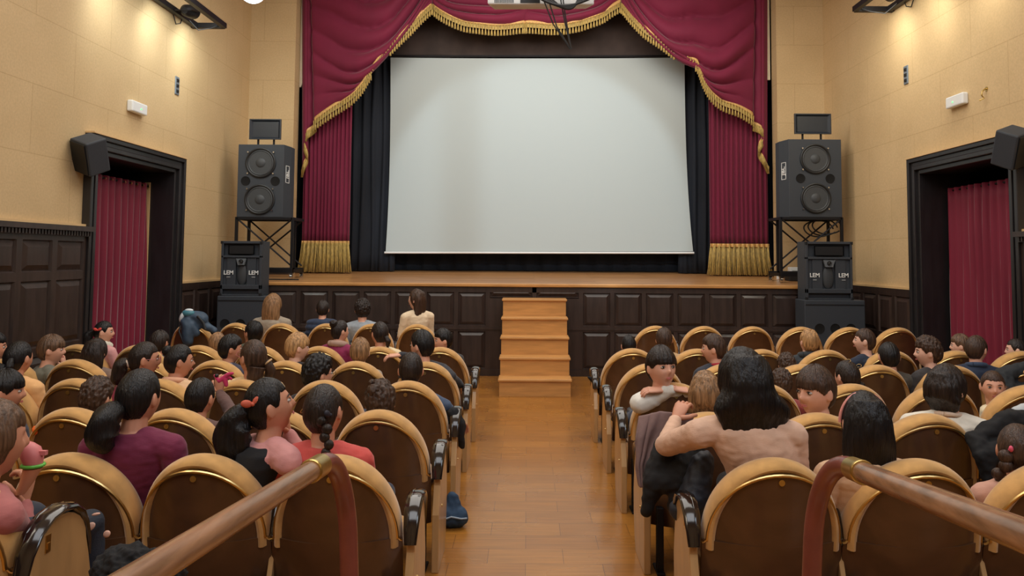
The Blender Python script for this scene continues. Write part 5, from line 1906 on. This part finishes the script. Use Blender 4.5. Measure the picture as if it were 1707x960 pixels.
# ============ the woman's block
person('child with short black hair and pale ears, seen from behind at the aisle end', 1048, 577, 7.05, .88, 0, 'crop', 'black', (90, 90, 96), 'a')
person('child with dark-brown tousled hair, cream collar, behind the boy leaning on his arms', 1107, 567, 7.05, .94, 8, 'short', 'brown', (190, 160, 120), 'a')
person('boy with brown side-parted hair and red-edged dark jacket looking towards the aisle', 1189, 582, 6.12, 1.0, -72, 'short', 'brown', (44, 48, 60), 'a', body=-20, extras=[('collar', (168, 40, 54), .012, 0)])
person('child with curly brown hair mostly hidden, behind the black-haired woman', 1311, 610, 6.1, .80, 0, 'curly', 'brown', (110, 80, 70), 'a')
person('child with curly brown hair beside the boy with parted lips, mostly hidden', 1303, 640, 5.2, .80, 10, 'curly', 'brown', (150, 70, 70), 'a')
person('child with ginger-blond hair and a black jacket, before the cabinet with three ports', 1348, 570, 7.05, 1.0, -14, 'short', 'blond', (42, 48, 54), 'd', pitch=-20, body=10, extras=[('collar', (42, 48, 54), .03, .004, 'jacket_collar')])
person('boy with short brown hair and navy jumper looking down sideways by the bass cabinet', 1441, 569, 7.05, 1.02, -66, 'crop', 'brown', (30, 42, 62), 'd', body=-25, pitch=-6)
person('boy with round black haircut seen from behind, in front of the navy jumper boy', 1482, 595, 6.12, 1.02, 10, 'crop', 'black', (70, 66, 60), 'a')
person('child with curly brown hair talking, face in profile before the black doorway', 1546, 588, 6.12, 1.02, -72, 'curly', 'brown', (52, 50, 52), 'd')
person('child with brown hair half hidden behind the boy with the navy collar', 1601, 577, 7.05, .92, -60, 'short', 'mid', (60, 60, 64), 'd')
person('boy with brown hair and navy jacket looking towards the red door curtain', 1628, 583, 6.12, .98, 58, 'crop', 'brown', (32, 44, 66), 'a', extras=[('collar', (50, 66, 92), .02, 0)])
person('girl with flat dark hair looking back from the row end near the curtain', 1694, 584, 7.05, .95, -62, 'back', 'dark', (60, 60, 60), 'd')
person('girl with two hair clips and a side bunch, seen from above behind', 1412, 629, 5.2, .98, -20, 'pony', 'dark', (120, 100, 90), 'a', extras=[('bun', (.07, -.05, -.06), .034), ('clip', [(-.005, -.02, .118), (.06, -.05, .085)])])
person('girl in a black bow tie looking back over the seat with centre-parted hair', 1655, 645, 5.2, .96, -158, 'back', 'brown', (228, 214, 180), 'a', body=-60, extras=[('bow', (0, .03, -.165), .025, (24, 24, 30)), ('bun', (-.08, -.03, -.02), .03)])
person('boy with straight dark hair and cream polo collar turned back with parted lips', 1359, 654, 4.22, 1.19, -118, 'fringe', 'brown', (224, 196, 152), 'a', body=-30, extras=[('collar', (226, 200, 158), .014, 0)])
person('child with a chestnut bob leaning sideways in a white top', 1580, 648, 4.26, 1.12, 62, 'bob', 'dark', (226, 220, 206), 'a', L=.10, pitch=-10, body=30, hip=(2.20, 4.3), wide=1.12, extras=[('collar', (214, 190, 170), .012, 0)])
person('girl with very long black hair and a pink hairband, beige top', 1441, 706, 3.32, 1.14, 8, 'long', 'black', (206, 168, 134), 'a', body=0, L=.33, extras=[('band', (226, 150, 140), .0)])
person('girl with brown braid and pink bow at the row end by the handrail', 1697, 752, 3.34, 1.0, 30, 'braid', 'brown', (198, 150, 130), 'b', hip=(2.15, 3.4),
       extras=[('bow', (-.03, -.085, .02), .026, (226, 90, 120)), ('braid', [(-.04, -.09, -.01), (-.06, -.09, -.05), (-.07, -.08, -.09), (-.08, -.07, -.13), (-.085, -.06, -.17), (-.09, -.05, -.2)], .03)])
person('small girl with straight dark-blond hair embraced by the black-haired woman', 1176, 655, 4.25, 1.02, 12, 'long', 'light', (60, 60, 66), 'd', L=.17)
person('boy leaning folded arms on the seat back, white jumper, facing the camera', 1103, 614, 5.0, 1.18, 162, 'fringe', 'dark', (224, 222, 214), 'a', body=165, hip=(.86, 5.32), kneel=True, pitch=-8, wide=.85,
       arms={'R': (at(1078, 672, 5.02), at(1122, 648, 4.93), (0, -.3, 1), (1, .1, -.1), .5), 'L': (at(1140, 655, 5.0), at(1106, 650, 4.94), (0, -.3, 1), (-1, .0, 0), .5)})
W_ = person('woman with loose black shoulder-length hair and pink-beige jumper leaning over the seats', 1238, 638, 3.42, 1.18, -6, 'long', 'black', (214, 176, 152), 'b', body=4, L=.20, adult=True, hscale=1.10, hwide=1.45, drift=.03, hip=(1.12, 3.42), wide=1.10, legs=(22, 22, 26),
       arms={'L': (at(1110, 742, 3.62), at(1126, 700, 3.80), (-.3, -.6, .8), (.35, .4, .5), .7)})
# ------------------------------------------------------------------ coats, bags and small things
def heap(name, label, cat, blobs, col, vox=.009, wr=.012, freq=14, rough=.85, parts=(), group=None):
    """cloth object made of merged folds, blobs = [(a, b, ra, rb)...] in world coordinates"""
    c = V(blobs[0][0])
    bm = bmesh.new()
    for a, b, ra, rb in blobs:
        capsule(bm, V(a) - c, V(b) - c, ra, rb)
    me = remesh(bm, vox, 2)
    displace(me, lambda p, n: wr * (noise.noise(V((p.x * freq, p.y * freq, p.z * freq * .5)) + c) + .5 * noise.noise(p * freq * 2.5)))
    mt = mat('fabric_%s_%d' % (name, sum(col)), col, rough, var=.15, scale=(10, 10, 10), bump=.2, bscale=(40, 40, 40))
    if parts:
        t = thing(name, label, cat, c, 0, group)
        link('fabric', me, mt, t)
        for nm, fn, m_ in parts:
            bm = bmesh.new(); fn(bm, c); fin(nm, bm, m_, t, True)
        return t
    o = link(name, me, mt)
    o.location = c
    return tagit(o, label, cat, group)


def sheet(name, label, cat, rows, col, Y=None, thick=.02, amp=.012, seed=0):
    """hanging cloth panel given by rows of pixel points with depths"""
    P = []
    ref = at(*rows[0][0])
    n = 30
    for r in rows:
        q = [at(*p) for p in r]
        row = []
        for i in range(n + 1):
            t = i / n * (len(q) - 1); j = min(int(t), len(q) - 2); f = t - j
            row.append(q[j].lerp(q[j + 1], f))
        P.append(row)
    m_ = 26
    G = []
    for i in range(m_ + 1):
        t = i / m_ * (len(P) - 1); j = min(int(t), len(P) - 2); f = t - j
        G.append([P[j][k].lerp(P[j + 1][k], f) - ref + V((0, amp * math.sin(k * .9 + 2 * noise.noise(V((k * .2, i * .1, seed)))) * (.3 + i / m_), 0)) for k in range(n + 1)])
    bm = bmesh.new(); grid(bm, G)
    mt = mat('fabric_%s_%d' % (name, sum(col)), col, .85, var=.12, scale=(10, 10, 10), bump=.2, bscale=(50, 50, 50))
    o = fin(name, bm, mt, None, True, angle=False)
    sd = o.modifiers.new('s', 'SOLIDIFY'); sd.thickness = thick; sd.offset = 0
    ss = o.modifiers.new('u', 'SUBSURF'); ss.levels = 1; ss.render_levels = 1
    o.location = ref
    return tagit(o, label, cat)


# pinafore of the girl with the curly ponytail is her own garment
r_, O_, base_, J_, Hd_, s_ = PEOPLE['girl with curly black ponytail, red bow and black pinafore with pink sleeves']
B_ = Matrix.Rotation(-math.radians(38), 4, 'Z')
bm = bmesh.new()
hp_ = V((0, 0, .50))
tl_ = base_ - hp_
R_ = []
for t, a, b_ in ((-.1, .150, .115), (.2, .146, .115), (.5, .145, .115), (.75, .150, .118), (.9, .130, .108), (.99, .09, .082)):
    c = hp_ + tl_ * t
    R_.append([c + (B_ @ V((a * s_ * math.cos(q), b_ * s_ * math.sin(q) - .01, 0))) for q in [2 * PI * k / 32 for k in range(32)]])
loft(bm, R_)
me = remesh(bm, .008, 2); displace(me, lambda c, n: .005 * noise.noise(c * 20))
link('pinafore', me, cloth_mat((18, 20, 26)), r_)['label'] = 'black pinafore'

# pink toy held up, cone held by the pink girl
p = at(372, 632, 4.55)
t = thing('toy', 'small pink plush toy held up by the boy with smooth black hair', 'toy', p)
bm = bmesh.new()
for a, b, r0, r1 in (((-.02, 0, -.01), (.03, 0, .03), .016, .012), ((-.035, 0, .0), (-.055, .01, .02), .011, .008), ((.01, 0, .0), (.02, 0, -.035), .016, .012), ((.03, 0, .03), (.055, 0, .035), .012, .009), ((.02, 0, .02), (.045, .01, .0), .009, .008)):
    capsule(bm, a, b, r0, r1)
me = remesh(bm, .004, 1); link('plush_body', me, mat('pink_plush', (196, 46, 96), .8, sheen=.4), t)
bm = bmesh.new(); ell(bm, (-.038, -.004, .022), (.012, .012, .01)); fin('plush_cap', bm, M_spkdark, t, True)
p = at(36, 775, 2.66)
t = thing('cone_toy', 'pink pointed cone toy with a green band, held by the girl in dusty pink', 'toy', p)
bm = bmesh.new(); loft(bm, [[V((r * math.cos(a) + .02 * k, r * math.sin(a), z)) for a in [2 * PI * q / 20 for q in range(20)]] for k, (r, z) in enumerate(((.014, -.10), (.022, -.06), (.030, -.01)))]); fin('cone_cup', bm, mat('peach_plastic', (226, 160, 120), .5), t, True)
bm = bmesh.new(); tube(bm, [V((.04 + .033 * math.cos(a), .033 * math.sin(a), .0)) for a in [2 * PI * q / 24 for q in range(25)]], .006, 8); fin('green_band', bm, mat('green_plastic', (96, 190, 70), .4), t, True)
bm = bmesh.new(); loft(bm, [[V((.04 + r * math.cos(a) + dx, r * math.sin(a), z)) for a in [2 * PI * q / 20 for q in range(20)]] for r, z, dx in ((.030, .005, 0), (.036, .03, -.005), (.030, .06, -.01), (.018, .075, -.02), (.006, .083, -.03))]); bx(bm, (.05, -.008, .035), (.085, .008, .05)); fin('cone_top', bm, mat('rose_plastic', (206, 120, 120), .5), t, True)

# ripped denim knee and sleeve patch of the pink girl: her jeans reach over the arm of the seat
r_, O_, base_, J_, Hd_, s_ = PEOPLE['girl in a dusty pink jacket and ripped jeans holding a pink and green cone']
bm = bmesh.new()
a = at(60, 905, 2.62) - O_; k = at(150, 872, 2.84) - O_; f = k + V((.02, .03, -.42))
capsule(bm, a, k, .062, .05); capsule(bm, k, f, .048, .036)
me = remesh(bm, .007, 2); displace(me, lambda c, n: .004 * noise.noise(c * 22))
link('jeans_leg', me, mat('black_denim', (34, 40, 52), .8, bump=.2, scale=(150, 150, 150)), r_)
for px, py, w2, h2, an in ((150, 878, .022, .013, -.6), (178, 890, .012, .014, .9), (160, 857, .016, .005, -.2)):
    c = at(px, py, 2.775) - O_
    bm = bmesh.new(); ell(bm, c, (w2, .006, h2), Matrix.Rotation(an, 4, 'Y'), 16, 8)
    fin('knee_tear', bm, skin_mat('d'), r_, True)
bm = bmesh.new()
c = at(160, 890, 2.80) - O_

p = at(210, 955, 2.40)
heap('coat', 'black fluffy coat hood at the lower picture edge beside the handrail', 'coat', [(p, p + V((.10, .02, -.02)), .085, .07), (p + V((-.02, 0, 0)), p + V((0, .02, -.3)), .08, .09)], (16, 16, 19), vox=.006, wr=.016, freq=38)

# backpack over the seat back
p = at(318, 540, 9.0)
t = thing('backpack', 'teal and white backpack hung over a seat back beneath the bass cabinet', 'backpack', p)
bm = bmesh.new()
for a, b, r0, r1 in (((-.03, 0, .10), (.12, .02, .06), .07, .08), ((-.02, -.03, .02), (.0, -.06, -.2), .08, .06), ((.1, .02, .02), (.26, .05, -.08), .06, .04), ((.02, -.02, 0), (.08, -.03, -.1), .07, .05)):
    capsule(bm, a, b, r0, r1)
me = remesh(bm, .01, 2); displace(me, lambda c, n: .012 * noise.noise(c * 14))
link('pack_body', me, mat('slate_nylon', (52, 72, 92), .6, var=.3, scale=(6, 6, 6)), t)
bm = bmesh.new(); ell(bm, (-.02, -.03, .13), (.075, .05, .045)); fin('teal_pocket', bm, mat('teal_nylon', (70, 130, 146), .5), t, True)
bm = bmesh.new(); ell(bm, (-.085, -.03, .09), (.03, .045, .07), Matrix.Rotation(.4, 4, 'Y')); ell(bm, (-.01, -.035, .165), (.05, .03, .02)); fin('white_flap', bm, mat('white_nylon', (220, 230, 236), .5), t, True)
bm = bmesh.new(); tube(bm, [(-.09, -.04, .02), (-.1, -.08, -.08), (-.04, -.1, -.2), (-.02, -.08, -.26)], .012, 8); tube(bm, [(.1, -.06, .1), (.17, -.05, .02), (.2, -.06, -.06)], .014, 8); fin('strap', bm, M_spkdark, t, True)

# bag on the floor by the aisle
p = at(770, 866, 4.74); p.z = 0
heap('bag', 'dark blue cloth bag on the floor at the end of the second row', 'bag', [((p.x - .09, p.y + .02, .07), (p.x - .02, p.y + .02, .06), .07, .06), ((p.x - .06, p.y + .02, .06), (p.x - .06, p.y + .04, .17), .07, .035)], (38, 62, 88), parts=[('zip_piping', lambda bm, c: tube(bm, [V(q) - c for q in ((p.x - .12, p.y - .05, .06), (p.x - .06, p.y - .062, .085), (p.x + .0, p.y - .05, .07), (p.x + .03, p.y - .01, .06))], .005, 8), mat('pale_piping', (150, 170, 190), .5))])
# coat corner spilling into the aisle by the front of the other block
a = at(984, 632, 7.0); b = at(1002, 638, 7.05)
heap('coat', 'black coat spilling into the aisle at the first seat near the steps', 'coat', [(at(981, 629, 7.0), at(1003, 640, 7.1), .010, .055), (at(990, 632, 7.0), at(1004, 655, 7.1), .03, .04)], (18, 20, 26), wr=.006)
# dark jacket bundle on the arm of the aisle seat, third row
heap('jacket', 'black jacket lying on the aisle armrest beside the denim-jacket boy', 'jacket', [(at(756, 690, 5.15), at(768, 712, 5.2), .045, .04), (at(762, 705, 5.15), at(770, 745, 5.2), .04, .022), (at(745, 700, 5.15), at(764, 700, 5.2), .03, .035)], (20, 22, 28), wr=.012)
# coats hung over the seat in front of the woman
sheet('jacket', 'mauve-grey jacket hung over the seat back in front of the black-haired woman', 'jacket',
      [[(1064, 694, 3.93), (1100, 685, 3.9), (1160, 690, 3.9)], [(1060, 730, 3.86), (1085, 728, 3.86), (1140, 735, 3.9)], [(1060, 775, 3.82), (1070, 775, 3.82), (1100, 780, 3.86)], [(1066, 812, 3.8), (1072, 812, 3.8), (1090, 810, 3.84)]], (122, 98, 96), thick=.015)
p = [at(1110, 745, 3.72), at(1150, 745, 3.70), at(1092, 800, 3.66), at(1140, 800, 3.62), at(1078, 850, 3.66), at(1125, 846, 3.62)]
heap('coat', 'black coat heaped over the armrest beside the woman in pink-beige', 'coat', [(p[0], p[1], .05, .07), (p[0], p[2], .06, .06), (p[1], p[3], .07, .08), (p[2], p[3], .06, .07), (p[2], p[4], .055, .03), (p[3], p[5], .07, .04)], (14, 14, 18), wr=.014)
p = [at(1170, 770, 3.55), at(1158, 830, 3.52), at(1135, 850, 3.5), at(1165, 870, 3.5)]
heap('coat', 'navy quilted coat lying beside the lacquered armrest near the woman', 'coat', [(p[0], p[1], .055, .075), (p[1], p[2], .06, .05), (p[1], p[3], .06, .04)], (32, 38, 50), wr=.014, rough=.6)
# coats on the rows by the brass-hook wall
q = [at(1625, 730, 3.98), at(1690, 700, 3.98), at(1640, 760, 3.9), at(1705, 740, 3.95), at(1735, 705, 3.98)]
heap('coat', 'large black coat thrown over a seat behind the girl with the pink bow', 'coat', [(q[0], q[1], .04, .06), (q[0], q[2], .045, .05), (q[1], q[3], .06, .06), (q[2], q[3], .05, .06), (q[1], q[4], .06, .06), ((q[2].x, q[2].y, q[2].z), (q[2].x + .02, q[2].y, q[2].z - .14), .05, .03)], (16, 16, 19), wr=.014)
q = [at(1672, 625, 5.9), at(1720, 615, 5.95), at(1680, 655, 5.85), at(1720, 650, 5.9)]
heap('coat', 'dark grey coat over the seat back beside the girl with the bow tie', 'coat', [(q[0], q[1], .06, .07), (q[0], q[2], .06, .07), (q[2], q[3], .07, .08)], (40, 44, 48), wr=.012)
heap('scarf', 'pale grey folded scarf on the black coat by the picture edge', 'scarf', [(at(1694, 686, 4.0), at(1725, 680, 4.0), .03, .035)], (186, 190, 192), wr=.01)
heap('cloth', 'bright orange cloth tucked beside a seat near the panelling', 'cloth', [(at(60, 716, 4.05), at(66, 726, 4.1), .024, .03)], (238, 110, 40), wr=.008)
heap('handkerchief', 'white tissue in the lap of the girl with the pink hairband', 'tissue', [(at(1398, 812, 3.32), at(1410, 818, 3.34), .022, .018)], (228, 228, 232), wr=.012, freq=30)
